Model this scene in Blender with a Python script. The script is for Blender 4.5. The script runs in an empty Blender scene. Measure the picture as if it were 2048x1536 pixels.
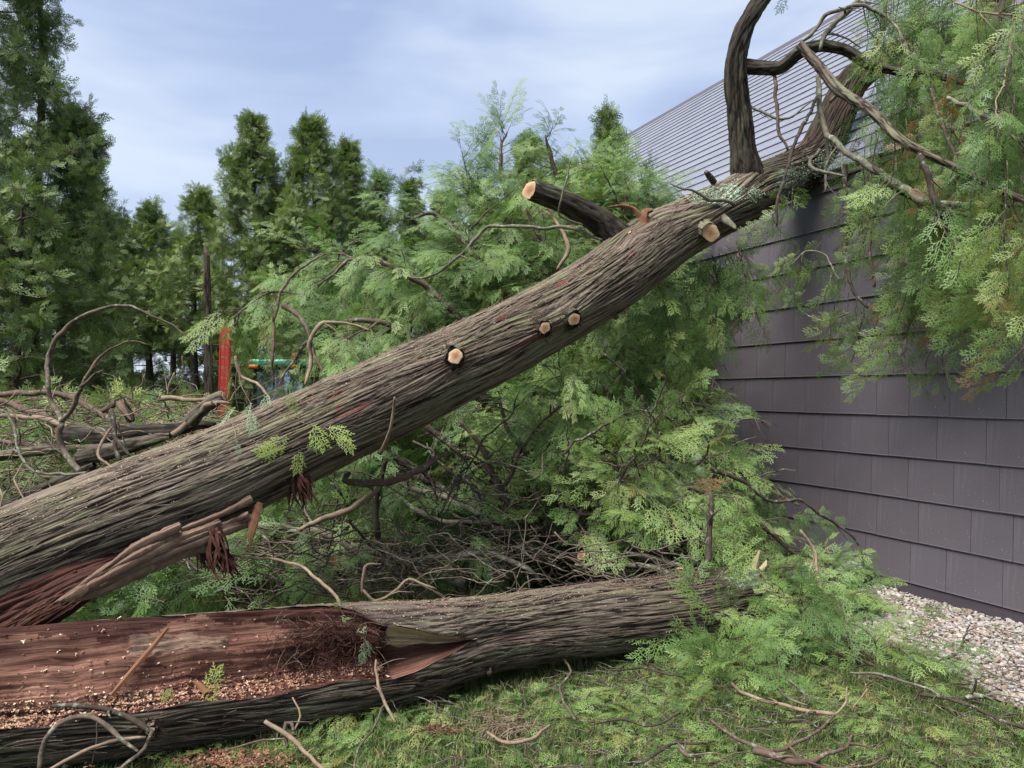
import bpy, math, random
import numpy as np
from mathutils import Vector, Matrix, Euler

R = math.radians
SC = bpy.context.scene
COL = SC.collection

# ------------------------------------------------------------------ camera
F = 1462.0                      # focal length in photograph pixels (2048 wide)
EYE = 1.6
PITCH = math.atan(17.0 / F)
cam_d = bpy.data.cameras.new('camera')
cam_d.sensor_width = 36.0
cam_d.lens = 36.0 * F / 2048.0
cam_d.clip_start = 0.05
cam_d.clip_end = 3000.0
cam = bpy.data.objects.new('camera', cam_d)
COL.objects.link(cam)
cam.location = (0, 0, EYE)
cam.rotation_euler = (R(90) + PITCH, 0, 0)
SC.camera = cam
SC.render.resolution_x = 1024
SC.render.resolution_y = 768

# ------------------------------------------------------------------ light
SUN_EL, SUN_AZ = R(60), R(-132)          # azimuth measured from +Y towards +X
EXPO = 2.6
sun_d = bpy.data.lights.new('sun', 'SUN')
sun_d.energy = 1.5
sun_d.angle = R(38)
sun_d.color = (1.0, 0.965, 0.91)
sun = bpy.data.objects.new('sun', sun_d)
COL.objects.link(sun)
sdir = Vector((math.sin(SUN_AZ) * math.cos(SUN_EL), math.cos(SUN_AZ) * math.cos(SUN_EL), math.sin(SUN_EL)))
sun.rotation_euler = sdir.to_track_quat('Z', 'Y').to_euler()
sun.location = sdir * 30

world = bpy.data.worlds.new('World')
SC.world = world
world.use_nodes = True
wn, wl = world.node_tree.nodes, world.node_tree.links
wn.clear()
w_out = wn.new('ShaderNodeOutputWorld')
sky = wn.new('ShaderNodeTexSky')
sky.sky_type = 'NISHITA'
sky.sun_disc = False
sky.sun_elevation = SUN_EL
sky.sun_rotation = SUN_AZ
sky.air_density = 1.2
sky.dust_density = 2.0
bg_sky = wn.new('ShaderNodeBackground')
bg_sky.inputs['Strength'].default_value = 0.05
wl.new(sky.outputs[0], bg_sky.inputs['Color'])
tc = wn.new('ShaderNodeTexCoord')
mp = wn.new('ShaderNodeMapping')
mp.inputs['Scale'].default_value = (1.0, 1.0, 3.2)
mp.inputs['Location'].default_value = (3.1, 0.4, 0.15)
wl.new(tc.outputs['Generated'], mp.inputs['Vector'])
cn = wn.new('ShaderNodeTexNoise')
cn.inputs['Scale'].default_value = 2.3
cn.inputs['Detail'].default_value = 5
cn.inputs['Roughness'].default_value = 0.48
cn.inputs['Distortion'].default_value = 0.35
wl.new(mp.outputs[0], cn.inputs['Vector'])
cr = wn.new('ShaderNodeValToRGB')
cr.color_ramp.elements[0].position = 0.39
cr.color_ramp.elements[0].color = (0.40, 0.50, 0.745, 1)
cr.color_ramp.elements[1].position = 0.62
cr.color_ramp.elements[1].color = (0.70, 0.785, 0.93, 1)
e = cr.color_ramp.elements.new(0.5)
e.color = (0.53, 0.63, 0.85, 1)
wl.new(cn.outputs['Fac'], cr.inputs['Fac'])
# paler towards the horizon, as in the photograph
sx = wn.new('ShaderNodeSeparateXYZ')
wl.new(tc.outputs['Generated'], sx.inputs[0])
mr = wn.new('ShaderNodeMapRange')
mr.inputs['From Min'].default_value = 0.05
mr.inputs['From Max'].default_value = 0.42
mr.inputs['To Min'].default_value = 0.5
mr.inputs['To Max'].default_value = 0.0
wl.new(sx.outputs['Z'], mr.inputs['Value'])
mxc = wn.new('ShaderNodeMix')
mxc.data_type = 'RGBA'
wl.new(mr.outputs[0], mxc.inputs['Factor'])
wl.new(cr.outputs[0], mxc.inputs[6])
mxc.inputs[7].default_value = (0.69, 0.78, 0.95, 1)
bg_c = wn.new('ShaderNodeBackground')
bg_c.inputs['Strength'].default_value = 0.172
wl.new(mxc.outputs[2], bg_c.inputs['Color'])
w_mix = wn.new('ShaderNodeMixShader')
w_mix.inputs[0].default_value = 0.9
wl.new(bg_sky.outputs[0], w_mix.inputs[1])
wl.new(bg_c.outputs[0], w_mix.inputs[2])
wl.new(w_mix.outputs[0], w_out.inputs['Surface'])

SC.view_settings.view_transform = 'Standard'
SC.view_settings.look = 'None'
SC.view_settings.gamma = 1.0
SC.view_settings.use_curve_mapping = False
SC.view_settings.exposure = EXPO
SC.cycles.use_denoising = True
SC.cycles.denoising_prefilter = 'NONE'
SC.cycles.max_bounces = 6
SC.cycles.diffuse_bounces = 4
SC.cycles.transparent_max_bounces = 8

# ------------------------------------------------------------------ geometry helpers
rnd = random.Random(7)
nrg = np.random.default_rng(7)
_fw = Vector((0, math.cos(PITCH), math.sin(PITCH)))
_up = Vector((0, -math.sin(PITCH), math.cos(PITCH)))


def P(px, py, d):
    """World point seen at photograph pixel (px, py), d metres ahead."""
    v = _fw + Vector(((px - 1024) / F, 0, 0)) + _up * ((768 - py) / F)
    v = v * (d / v.y)
    return Vector((v.x, v.y, v.z + EYE))


def G(px, py, z=0.0):
    """Point of the ground (height z) seen at pixel."""
    v = _fw + Vector(((px - 1024) / F, 0, 0)) + _up * ((768 - py) / F)
    k = (z - EYE) / v.z
    return Vector((v.x * k, v.y * k, z))


def RW(w, d):
    return 0.5 * w * d / F


PERM = np.random.default_rng(11).permutation(256).astype(np.int64)
PERM = np.concatenate([PERM, PERM, PERM])
GR = np.array([[1, 1, 0], [-1, 1, 0], [1, -1, 0], [-1, -1, 0], [1, 0, 1], [-1, 0, 1], [1, 0, -1], [-1, 0, -1],
               [0, 1, 1], [0, -1, 1], [0, 1, -1], [0, -1, -1]], float)


def perlin(x, y, z):
    x, y, z = np.broadcast_arrays(np.asarray(x, float), np.asarray(y, float), np.asarray(z, float))
    xi, yi, zi = np.floor(x).astype(np.int64), np.floor(y).astype(np.int64), np.floor(z).astype(np.int64)
    xf, yf, zf = x - xi, y - yi, z - zi
    xi &= 255; yi &= 255; zi &= 255
    f = lambda t: t * t * t * (t * (t * 6 - 15) + 10)
    u, v, w = f(xf), f(yf), f(zf)

    def g(i, j, k):
        h = PERM[PERM[PERM[xi + i] + yi + j] + zi + k] % 12
        gr = GR[h]
        return gr[..., 0] * (xf - i) + gr[..., 1] * (yf - j) + gr[..., 2] * (zf - k)
    a = g(0, 0, 0) * (1 - u) + g(1, 0, 0) * u
    b = g(0, 1, 0) * (1 - u) + g(1, 1, 0) * u
    c = g(0, 0, 1) * (1 - u) + g(1, 0, 1) * u
    d = g(0, 1, 1) * (1 - u) + g(1, 1, 1) * u
    return (a * (1 - v) + b * v) * (1 - w) + (c * (1 - v) + d * v) * w


def catmull(pts, vals, n):
    """Resample a polyline (list of Vector) and values evenly to n points."""
    pts = [np.array(p, float) for p in pts]
    m = len(pts)
    ext = [2 * pts[0] - pts[1]] + pts + [2 * pts[-1] - pts[-2]]
    vx = [2 * vals[0] - vals[1]] + list(vals) + [2 * vals[-1] - vals[-2]]
    out, ov = [], []
    sub = 12
    for i in range(m - 1):
        p0, p1, p2, p3 = ext[i:i + 4]
        a0, a1, a2, a3 = vx[i:i + 4]
        for k in range(sub):
            t = k / sub
            c = lambda q0, q1, q2, q3: 0.5 * ((2 * q1) + (-q0 + q2) * t + (2 * q0 - 5 * q1 + 4 * q2 - q3) * t * t + (-q0 + 3 * q1 - 3 * q2 + q3) * t ** 3)
            out.append(c(p0, p1, p2, p3))
            ov.append(a1 + (a2 - a1) * t)
    out.append(pts[-1]); ov.append(vals[-1])
    out = np.array(out); ov = np.array(ov)
    L = np.concatenate([[0], np.cumsum(np.linalg.norm(np.diff(out, axis=0), axis=1))])
    s = np.linspace(0, L[-1], n)
    q = np.stack([np.interp(s, L, out[:, i]) for i in range(3)], 1)
    return q, np.interp(s, L, ov), L[-1]


def frames(q):
    """Parallel-transported frames along a path."""
    t = np.gradient(q, axis=0)
    t /= np.linalg.norm(t, axis=1)[:, None] + 1e-9
    up = np.array([0, 0, 1.0])
    if abs(t[0] @ up) > 0.92:
        up = np.array([0, 1.0, 0])
    e1 = np.zeros_like(q); e2 = np.zeros_like(q)
    a = np.cross(t[0], up); a /= np.linalg.norm(a)
    for i in range(len(q)):
        if i:
            a = a - t[i] * (a @ t[i])
            a /= np.linalg.norm(a)
        e1[i] = a
        e2[i] = np.cross(a, t[i])
    return t, e1, e2


class MB:
    """Mesh collector."""

    def __init__(self):
        self.v = []; self.f = []; self.m = []; self.n = 0; self.att = []

    def add(self, v, f, mat=0, att=None):
        v = np.asarray(v, float)
        self.v.append(v)
        self.f += [tuple(int(i) + self.n for i in q) for q in f]
        self.m += [mat] * len(f)
        self.att.append(np.full(len(v), 0.0) if att is None else np.broadcast_to(att, (len(v),)))
        self.n += len(v)

    def box(self, lo, hi, M=None, mat=0):
        x0, y0, z0 = lo; x1, y1, z1 = hi
        v = [(x0, y0, z0), (x1, y0, z0), (x1, y1, z0), (x0, y1, z0), (x0, y0, z1), (x1, y0, z1), (x1, y1, z1), (x0, y1, z1)]
        if M is not None:
            v = [tuple(M @ Vector(p)) for p in v]
        self.add(v, [(0, 3, 2, 1), (4, 5, 6, 7), (0, 1, 5, 4), (1, 2, 6, 5), (2, 3, 7, 6), (3, 0, 4, 7)], mat)

    def tube(self, pts, rad, sides=6, step=None, rough=0.0, seed=0, mat=0, cap=True, n=None, jitter=0.0):
        pts = [Vector(p) for p in pts]
        if n is None:
            L = sum((pts[i + 1] - pts[i]).length for i in range(len(pts) - 1))
            n = max(3, int(L / (step or 0.06)) + 1)
        if isinstance(rad, (int, float)):
            rad = [rad] * len(pts)
        q, r, L = catmull(pts, rad, n)
        if jitter:
            s = np.linspace(0, L, n)
            w = np.minimum(1, s / (L * .15 + 1e-6))
            for c in range(3):
                q[:, c] += jitter * w * perlin(s * 4.5 + seed * 3.7, c * 9.1 + seed, seed * 1.3)
                q[:, c] += jitter * .45 * w * perlin(s * 13 + seed * 5.7, c * 4.1 + seed, seed * 2.3)
        t, e1, e2 = frames(q)
        th = np.linspace(0, 2 * math.pi, sides, endpoint=False)
        rr = r[:, None] * np.ones(sides)[None]
        if rough:
            s = np.linspace(0, L, n)[:, None]
            rr = rr * (1 + rough * (perlin(np.cos(th)[None] * 1.6 + seed * 2.1, np.sin(th)[None] * 1.6 + seed, s * 9 + seed) * 1.3
                                    + .8 * perlin(s * 16 + seed, seed * 1.7, np.cos(th)[None])))
        v = q[:, None] + rr[..., None] * (np.cos(th)[None, :, None] * e1[:, None] + np.sin(th)[None, :, None] * e2[:, None])
        v = v.reshape(-1, 3)
        f = []
        for i in range(n - 1):
            for j in range(sides):
                k = (j + 1) % sides
                f.append((i * sides + j, i * sides + k, (i + 1) * sides + k, (i + 1) * sides + j))
        if cap:
            f.append(tuple(range(sides - 1, -1, -1)))
            f.append(tuple((n - 1) * sides + j for j in range(sides)))
        f = [q_[::-1] for q_ in f]
        self.add(v, f, mat)
        return q

    def build(self, name, mats, parent=None, smooth=True, att_name=None):
        me = bpy.data.meshes.new(name)
        v = np.concatenate(self.v) if self.v else np.zeros((0, 3))
        org = v.mean(0) if len(v) else np.zeros(3)
        if parent is not None and parent.parent is None and False:
            org = np.zeros(3)
        me.from_pydata((v - org).tolist(), [], self.f)
        mats = mats if isinstance(mats, (list, tuple)) else [mats]
        for m in mats:
            me.materials.append(m)
        if len(mats) > 1:
            me.polygons.foreach_set('material_index', self.m)
        if smooth:
            me.polygons.foreach_set('use_smooth', [True] * len(me.polygons))
        if att_name:
            a = me.attributes.new(att_name, 'FLOAT', 'POINT')
            a.data.foreach_set('value', np.concatenate(self.att).astype(np.float32))
        me.update()
        o = bpy.data.objects.new(name, me)
        COL.objects.link(o)
        place(o, Vector(org), parent)
        return o


WORLD_LOC = {}


def place(o, loc, parent=None):
    """World location loc; parent has rotation-free transform."""
    if parent is not None:
        o.parent = parent
        o.location = Vector(loc) - WORLD_LOC[parent]
    else:
        o.location = loc
    WORLD_LOC[o] = Vector(loc)


def empty(name, loc, label=None, cat=None, group=None, kind=None):
    o = bpy.data.objects.new(name, None)
    o.empty_display_size = 0.2
    COL.objects.link(o)
    place(o, Vector(loc))
    tag(o, label, cat, group, kind)
    return o


def tag(o, label=None, cat=None, group=None, kind=None):
    if label: o['label'] = label
    if cat: o['category'] = cat
    if group: o['group'] = group
    if kind: o['kind'] = kind
    return o


# ------------------------------------------------------------------ materials
class MT:
    """Small node-material writer."""

    def __init__(self, name, rough=0.8, spec=0.3, col=(.5, .5, .5)):
        self.m = bpy.data.materials.new(name)
        self.m.use_nodes = True
        self.n, self.l = self.m.node_tree.nodes, self.m.node_tree.links
        self.b = self.n['Principled BSDF']
        self.out = self.n['Material Output']
        self.b.inputs['Roughness'].default_value = rough
        self.b.inputs['Specular IOR Level'].default_value = spec
        self.b.inputs['Base Color'].default_value = (*col, 1)

    def new(self, t, **kw):
        n = self.n.new(t)
        for k, v in kw.items():
            if k in n.inputs:
                n.inputs[k].default_value = v
            else:
                setattr(n, k, v)
        return n

    def coord(self, kind='Object', scale=(1, 1, 1), loc=(0, 0, 0)):
        t = self.new('ShaderNodeTexCoord')
        m = self.new('ShaderNodeMapping')
        m.inputs['Scale'].default_value = scale
        m.inputs['Location'].default_value = loc
        self.l.new(t.outputs[kind], m.inputs['Vector'])
        return m.outputs[0]

    def noise(self, vec, scale, detail=4, rough=.55, dist=0.0):
        n = self.new('ShaderNodeTexNoise')
        n.inputs['Scale'].default_value = scale
        n.inputs['Detail'].default_value = detail
        n.inputs['Roughness'].default_value = rough
        n.inputs['Distortion'].default_value = dist
        if vec is not None:
            self.l.new(vec, n.inputs['Vector'])
        return n.outputs['Fac']

    def ramp(self, fac, stops):
        r = self.new('ShaderNodeValToRGB')
        el = r.color_ramp.elements
        while len(el) < len(stops):
            el.new(0.5)
        for e_, (p, c) in zip(el, stops):
            e_.position = p
            c = (c, c, c) if isinstance(c, (int, float)) else c
            e_.color = (*c, 1)
        self.l.new(fac, r.inputs['Fac'])
        return r.outputs['Color']

    def mix(self, fac, a, b, mode='MIX'):
        x = self.new('ShaderNodeMix')
        x.data_type = 'RGBA'
        x.blend_type = mode
        for s, idx in ((fac, 0), (a, 6), (b, 7)):
            if isinstance(s, (int, float)):
                x.inputs[idx].default_value = s if idx == 0 else (s, s, s, 1)
            elif isinstance(s, tuple):
                x.inputs[idx].default_value = (*s, 1)
            else:
                self.l.new(s, x.inputs[idx])
        return x.outputs[2]

    def math(self, op, a, b=0.0, clamp=False):
        x = self.new('ShaderNodeMath')
        x.operation = op
        x.use_clamp = clamp
        for s, i in ((a, 0), (b, 1)):
            if isinstance(s, (int, float)):
                x.inputs[i].default_value = s
            else:
                self.l.new(s, x.inputs[i])
        return x.outputs[0]

    def attr(self, name, kind='GEOMETRY'):
        a = self.new('ShaderNodeAttribute')
        a.attribute_name = name
        a.attribute_type = kind
        return a.outputs['Fac']

    def color(self, c):
        self.l.new(c, self.b.inputs['Base Color'])

    def bump(self, h, dist=0.01, strength=0.6):
        b = self.new('ShaderNodeBump')
        b.inputs['Distance'].default_value = dist
        b.inputs['Strength'].default_value = strength
        self.l.new(h, b.inputs['Height'])
        self.l.new(b.outputs[0], self.b.inputs['Normal'])


def foliage_mat(name, stops, transl=0.3, rough=0.5):
    m = MT(name, rough=rough, spec=0.35)
    oi = m.new('ShaderNodeObjectInfo')
    t = m.attr('tint', 'INSTANCER')
    v = m.math('ADD', t, m.math('MULTIPLY', m.math('SUBTRACT', oi.outputs['Random'], 0.5), 0.55), clamp=True)
    c = m.ramp(v, stops)
    nz = m.noise(m.coord('Object'), 9.0, 2)
    c = m.mix(m.math('MULTIPLY', nz, 0.5), c, m.mix(1.0, c, (0.62, 0.72, 0.52), 'MULTIPLY'))
    # branchlets are browner along the stem, greener at the tips
    c = m.mix(m.attr('stem'), c, (0.10, 0.075, 0.045))
    m.color(c)
    tr = m.new('ShaderNodeBsdfTranslucent')
    m.l.new(m.mix(1.0, c, (1.0, 1.15, 0.55), 'MULTIPLY'), tr.inputs['Color'])
    ms = m.new('ShaderNodeMixShader')
    ms.inputs[0].default_value = transl
    m.l.new(m.b.outputs[0], ms.inputs[1])
    m.l.new(tr.outputs[0], ms.inputs[2])
    m.l.new(ms.outputs[0], m.out.inputs['Surface'])
    return m.m


M = {}
M['leaf'] = foliage_mat('cedar_foliage', [
    (0.0, (0.045, 0.095, 0.028)), (0.26, (0.095, 0.180, 0.050)), (0.48, (0.150, 0.250, 0.072)),
    (0.66, (0.215, 0.310, 0.085)), (0.80, (0.27, 0.355, 0.135)), (0.90, (0.30, 0.34, 0.11)), (0.97, (0.26, 0.23, 0.08)), (1.0, (0.32, 0.15, 0.06))], 0.32)
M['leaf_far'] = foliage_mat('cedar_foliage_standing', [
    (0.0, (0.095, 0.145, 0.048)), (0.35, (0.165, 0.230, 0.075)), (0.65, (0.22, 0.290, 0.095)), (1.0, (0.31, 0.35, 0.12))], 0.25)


M['leaf_light'] = foliage_mat('cedar_foliage_pale_green', [(0.0, (0.22, 0.34, 0.07)), (1.0, (0.34, 0.42, 0.11))], 0.3)
M['leaf_silver'] = foliage_mat('cedar_foliage_silvery', [(0.0, (0.22, 0.34, 0.20)), (1.0, (0.33, 0.42, 0.28))], 0.25)


def bark_mat(name, furrow, mid, ridge, moss, moss_amt, speck=0.25):
    m = MT(name, rough=0.88, spec=0.2)
    uv = m.coord('UV')
    h = m.attr('relief')
    fib = m.noise(m.coord('UV', (75, 4.0, 1)), 1.0, 5, .65, 0.4)
    fine = m.noise(m.coord('UV', (260, 16, 1)), 1.0, 3, .6)
    hh = m.math('ADD', h, m.math('MULTIPLY', m.math('SUBTRACT', fib, 0.5), 0.85))
    c = m.ramp(hh, [(0.16, furrow), (0.46, mid), (0.80, ridge), (1.0, tuple(min(1, x * 1.25) for x in ridge))])
    big = m.noise(m.coord('UV', (2.3, 0.8, 1)), 1.0, 4, .6)
    c = m.mix(m.ramp(big, [(.35, 0.0), (.65, .55)]), c, m.mix(1.0, c, (0.62, 0.50, 0.44), 'MULTIPLY'))
    ms = m.noise(m.coord('UV', (9, 1.3, 1), (4, 2, 0)), 1.0, 5, .65, .3)
    ms = m.ramp(ms, [(.50 - moss_amt * .18, 0.0), (.66 - moss_amt * .12, 1.0)])
    mk = m.math('MULTIPLY', m.math('MULTIPLY', ms, m.ramp(hh, [(.40, 0.0), (.75, 1.0)])), 0.85)
    c = m.mix(mk, c, moss)
    lm = m.math('MULTIPLY', m.attr('lichen'), m.ramp(m.noise(m.coord('Object'), 42, 3, .7), [(.38, 0.0), (.5, 1.0)]))
    c = m.mix(lm, c, (0.34, 0.40, 0.31))
    rd = m.math('MULTIPLY', m.attr('scar'), m.ramp(m.noise(m.coord('UV', (60, 9, 1)), 1.0, 4, .7), [(.36, 0.0), (.52, 1.0)]))
    c = m.mix(rd, c, (0.13, 0.045, 0.032))
    c = m.mix(m.math('MULTIPLY', m.attr('damp'), 0.88), c, m.mix(1.0, c, (0.20, 0.16, 0.14), 'MULTIPLY'))
    sp = m.ramp(m.noise(m.coord('UV', (120, 55, 1), (1, 5, 0)), 1.0, 2, .5), [(.69, 0.0), (.73, 1.0)])
    c = m.mix(m.math('MULTIPLY', sp, speck), c, (0.55, 0.46, 0.33))
    m.color(c)
    m.bump(m.math('ADD', m.math('MULTIPLY', fib, 0.7), m.math('MULTIPLY', fine, 0.35)), 0.012, 0.9)
    return m.m


M['bark'] = bark_mat('cedar_bark_weathered', (0.012, 0.008, 0.006), (0.058, 0.042, 0.033), (0.165, 0.133, 0.104), (0.135, 0.145, 0.075), 0.26)
M['bark_log'] = bark_mat('cedar_bark_lying', (0.009, 0.006, 0.005), (0.038, 0.029, 0.024), (0.115, 0.092, 0.075), (0.14, 0.145, 0.08), 0.22, .35)
M['bark_dark'] = bark_mat('cedar_bark_dark', (0.006, 0.005, 0.004), (0.018, 0.014, 0.012), (0.052, 0.041, 0.033), (0.09, 0.10, 0.06), 0.05, .05)


def twig_mat(name, a, b, lich=0.3):
    m = MT(name, rough=0.85, spec=0.2)
    co = m.coord('Object')
    n = m.noise(co, 14, 5, .7)
    c = m.ramp(n, [(.3, a), (.7, b)])
    ln = m.ramp(m.noise(co, 22, 4, .75), [(.56, 0.0), (.63, 1.0)])
    c = m.mix(m.math('MULTIPLY', ln, lich), c, (0.30, 0.36, 0.27))
    m.color(c)
    m.bump(m.noise(co, 70, 4, .7), 0.004, 0.8)
    return m.m


M['twig'] = twig_mat('twig_bark_grey', (0.040, 0.030, 0.023), (0.135, 0.105, 0.078), 0.45)
M['twig_tan'] = twig_mat('twig_bark_tan', (0.11, 0.075, 0.05), (0.26, 0.19, 0.135), 0.2)
M['twig_red'] = twig_mat('branch_bark_reddish', (0.048, 0.030, 0.022), (0.135, 0.090, 0.068), 0.35)
M['twig_dark'] = twig_mat('twig_bark_dark', (0.018, 0.014, 0.011), (0.070, 0.052, 0.040), 0.4)
M['twig_lichen'] = twig_mat('twig_bark_lichened', (0.060, 0.052, 0.040), (0.18, 0.165, 0.12), 0.7)


def cut_mat():
    m = MT('fresh_cut_wood', rough=0.75, spec=0.25)
    u = m.new('ShaderNodeTexCoord')
    s = m.new('ShaderNodeSeparateXYZ')
    m.l.new(u.outputs['UV'], s.inputs[0])
    w = m.new('ShaderNodeTexWave')
    w.wave_type = 'BANDS'; w.bands_direction = 'X'
    w.inputs['Scale'].default_value = 3.2
    w.inputs['Distortion'].default_value = 1.5
    w.inputs['Detail'].default_value = 2
    m.l.new(u.outputs['UV'], w.inputs['Vector'])
    c = m.ramp(s.outputs['X'], [(0, (0.26, 0.12, 0.06)), (.40, (0.36, 0.20, 0.11)), (.62, (0.44, 0.30, 0.18)), (.90, (0.52, 0.40, 0.26)), (1, (0.20, 0.12, 0.08))])
    c = m.mix(m.math('MULTIPLY', w.outputs['Fac'], 0.3), c, m.mix(1.0, c, (0.66, 0.52, 0.42), 'MULTIPLY'))
    n = m.noise(m.coord('Object'), 60, 4, .7)
    c = m.mix(m.math('MULTIPLY', n, 0.5), c, m.mix(1.0, c, (0.7, 0.6, 0.5), 'MULTIPLY'))
    m.color(c)
    m.bump(n, 0.004, 0.6)
    return m.m


M['cut'] = cut_mat()
M['strip'] = twig_mat('peeling_bark_strip', (0.045, 0.032, 0.025), (0.19, 0.15, 0.115), 0.1)


def wood_mat(name, stops, sx=95, sy=3.0, bump=0.012):
    m = MT(name, rough=0.8, spec=0.22)
    g = m.noise(m.coord('UV', (sx, sy, 1)), 1.0, 6, .68, .6)
    b = m.noise(m.coord('UV', (5, .9, 1)), 1.0, 4, .6, .4)
    v = m.math('ADD', m.math('MULTIPLY', g, .55), m.math('MULTIPLY', b, .45))
    c = m.ramp(v, stops)
    wt = m.ramp(m.noise(m.coord('UV', (3, 1.3, 1), (7, 3, 0)), 1.0, 5, .7), [(.52, 0.0), (.62, 1.0)])
    c = m.mix(m.math('MULTIPLY', wt, .45), c, m.mix(1.0, c, (0.45, 0.38, 0.36), 'MULTIPLY'))
    m.color(c)
    m.bump(g, bump, 0.9)
    return m.m


M['heart'] = wood_mat('red_heartwood', [(.34, (0.021, 0.009, 0.007)), (.44, (0.086, 0.036, 0.025)), (.54, (0.172, 0.086, 0.059)), (.68, (0.312, 0.189, 0.131))])
M['heart_pale'] = wood_mat('pale_torn_wood', [(.34, (0.057, 0.033, 0.025)), (.46, (0.139, 0.086, 0.061)), (.60, (0.230, 0.160, 0.115)), (.74, (0.394, 0.312, 0.230))])
M['sap'] = wood_mat('yellow_sapwood', [(.32, (0.279, 0.205, 0.107)), (.5, (0.426, 0.344, 0.205)), (.7, (0.541, 0.476, 0.328))], 18, 3, .005)
M['splinter'] = wood_mat('orange_splinter_wood', [(.32, (0.061, 0.028, 0.015)), (.5, (0.156, 0.074, 0.037)), (.7, (0.295, 0.172, 0.094))], 30, 3, .006)
M['red_rot'] = wood_mat('dark_red_fibre', [(.34, (0.013, 0.005, 0.004)), (.5, (0.049, 0.017, 0.012)), (.72, (0.111, 0.045, 0.030))])


def simple(name, col, rough=.5, spec=.5, metal=0.0, var=.15, scale=12):
    m = MT(name, rough=rough, spec=spec)
    m.b.inputs['Metallic'].default_value = metal
    n = m.noise(m.coord('Object'), scale, 5, .6)
    c = m.mix(n, tuple(x * (1 - var) for x in col), tuple(min(1, x * (1 + var)) for x in col))
    m.color(c)
    return m.m

# ------------------------------------------------------------------ foliage building blocks
def fan_geo(mb, O, Y, Z, L, rg, nside=6, sub=4, wid=0.0046, curl=0.3, fill=.95):
    """One flat cedar spray: stem, alternate side branchlets and scale-leaf tips."""
    O = np.array(O, float); Y = np.array(Y, float); Z = np.array(Z, float)
    Y /= np.linalg.norm(Y); Z -= Y * (Y @ Z); Z /= np.linalg.norm(Z); X = np.cross(Y, Z)
    V = []; Fc = []; A = []

    def pt(x, y):
        r2 = (y / L)
        z = -curl * L * r2 * r2 * .5 - curl * 1.1 * x * x / L
        return O + X * x + Y * y + Z * z

    def blade(x0, y0, x1, y1, w0, wm, st0=0., st1=0.):
        dx, dy = x1 - x0, y1 - y0
        l = math.hypot(dx, dy) + 1e-9
        nx, ny = -dy / l, dx / l
        k = len(V)
        mx, my = x0 + dx * .55, y0 + dy * .55
        V.extend([pt(x0 - nx * w0, y0 - ny * w0), pt(x0 + nx * w0, y0 + ny * w0), pt(mx + nx * wm, my + ny * wm), pt(x1, y1), pt(mx - nx * wm, my - ny * wm)])
        A.extend([st0, st0, st1, st1 * .5, st1])
        Fc.extend([(k, k + 4, k + 2, k + 1), (k + 4, k + 3, k + 2)])
    blade(0, 0, 0, L * .55, wid * .45, wid * .5, 1., .7)
    blade(0, L * .5, 0, L, wid * .5, wid * .55, .5, 0.)
    for i in range(nside):
        t = (i + 1.0 + rg.uniform(-.2, .2)) / (nside + 1.3)
        for sgn in (-1, 1):
            y0 = L * (t + (0.5 / nside if sgn > 0 else 0))
            if y0 > L * .97 or rg.random() > fill: continue
            prof = math.sin(min(1, t * 1.5 + .18) * math.pi * .5) * (1 - t) ** .62
            l = L * .50 * prof * rg.uniform(.55, 1.2) + .012
            a0 = R(rg.uniform(46, 62))
            a1 = a0 - R(rg.uniform(12, 28))
            x, y = 0.0, y0
            seg = 3
            pl = [(x, y)]
            for s in range(seg):
                a = a0 + (a1 - a0) * s / (seg - 1)
                x += sgn * math.sin(a) * l / seg
                y += math.cos(a) * l / seg
                pl.append((x, y))
            for s in range(seg):
                blade(*pl[s], *pl[s + 1], wid * .40, wid * .44, .25 if s == 0 else 0, 0)
            for k in range(sub):
                tt = (k + .8) / (sub + .4)
                s = min(seg - 1, int(tt * seg))
                f_ = tt * seg - s
                bx = pl[s][0] + (pl[s + 1][0] - pl[s][0]) * f_
                by = pl[s][1] + (pl[s + 1][1] - pl[s][1]) * f_
                a = math.atan2(pl[s + 1][0] - pl[s][0], pl[s + 1][1] - pl[s][1])
                side = 1 if k % 2 else -1
                al = a + side * R(rg.uniform(34, 50))
                ll = (l * .34 * (1.05 - tt) + .010) * rg.uniform(.8, 1.2) * min(1.3, L / .2)
                blade(bx, by, bx + math.sin(al) * ll, by + math.cos(al) * ll, wid * .32, wid * .62)
            al = math.atan2(pl[3][0] - pl[2][0], pl[3][1] - pl[2][1])
            blade(pl[3][0], pl[3][1], pl[3][0] + math.sin(al) * .014, pl[3][1] + math.cos(al) * .014, wid * .3, wid * .6)
    mb.add(V, Fc, 0, np.array(A))


def proto_mesh(name, builder, mat):
    mb = MB()
    builder(mb)
    me = bpy.data.meshes.new(name)
    me.from_pydata(np.concatenate(mb.v).tolist(), [], mb.f)
    me.materials.append(mat)
    a = me.attributes.new('stem', 'FLOAT', 'POINT')
    a.data.foreach_set('value', np.concatenate(mb.att).astype(np.float32))
    return me


def make_collection(name, meshes):
    c = bpy.data.collections.new(name)
    for i, me in enumerate(meshes):
        o = bpy.data.objects.new('%s_%d' % (name, i), me)
        c.objects.link(o)
    return c


def b_fan(seed, L=.21, **kw):
    def f(mb):
        fan_geo(mb, (0, 0, 0), (0, 1, 0), (0, 0, 1), L, random.Random(seed), **kw)
    return f


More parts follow.
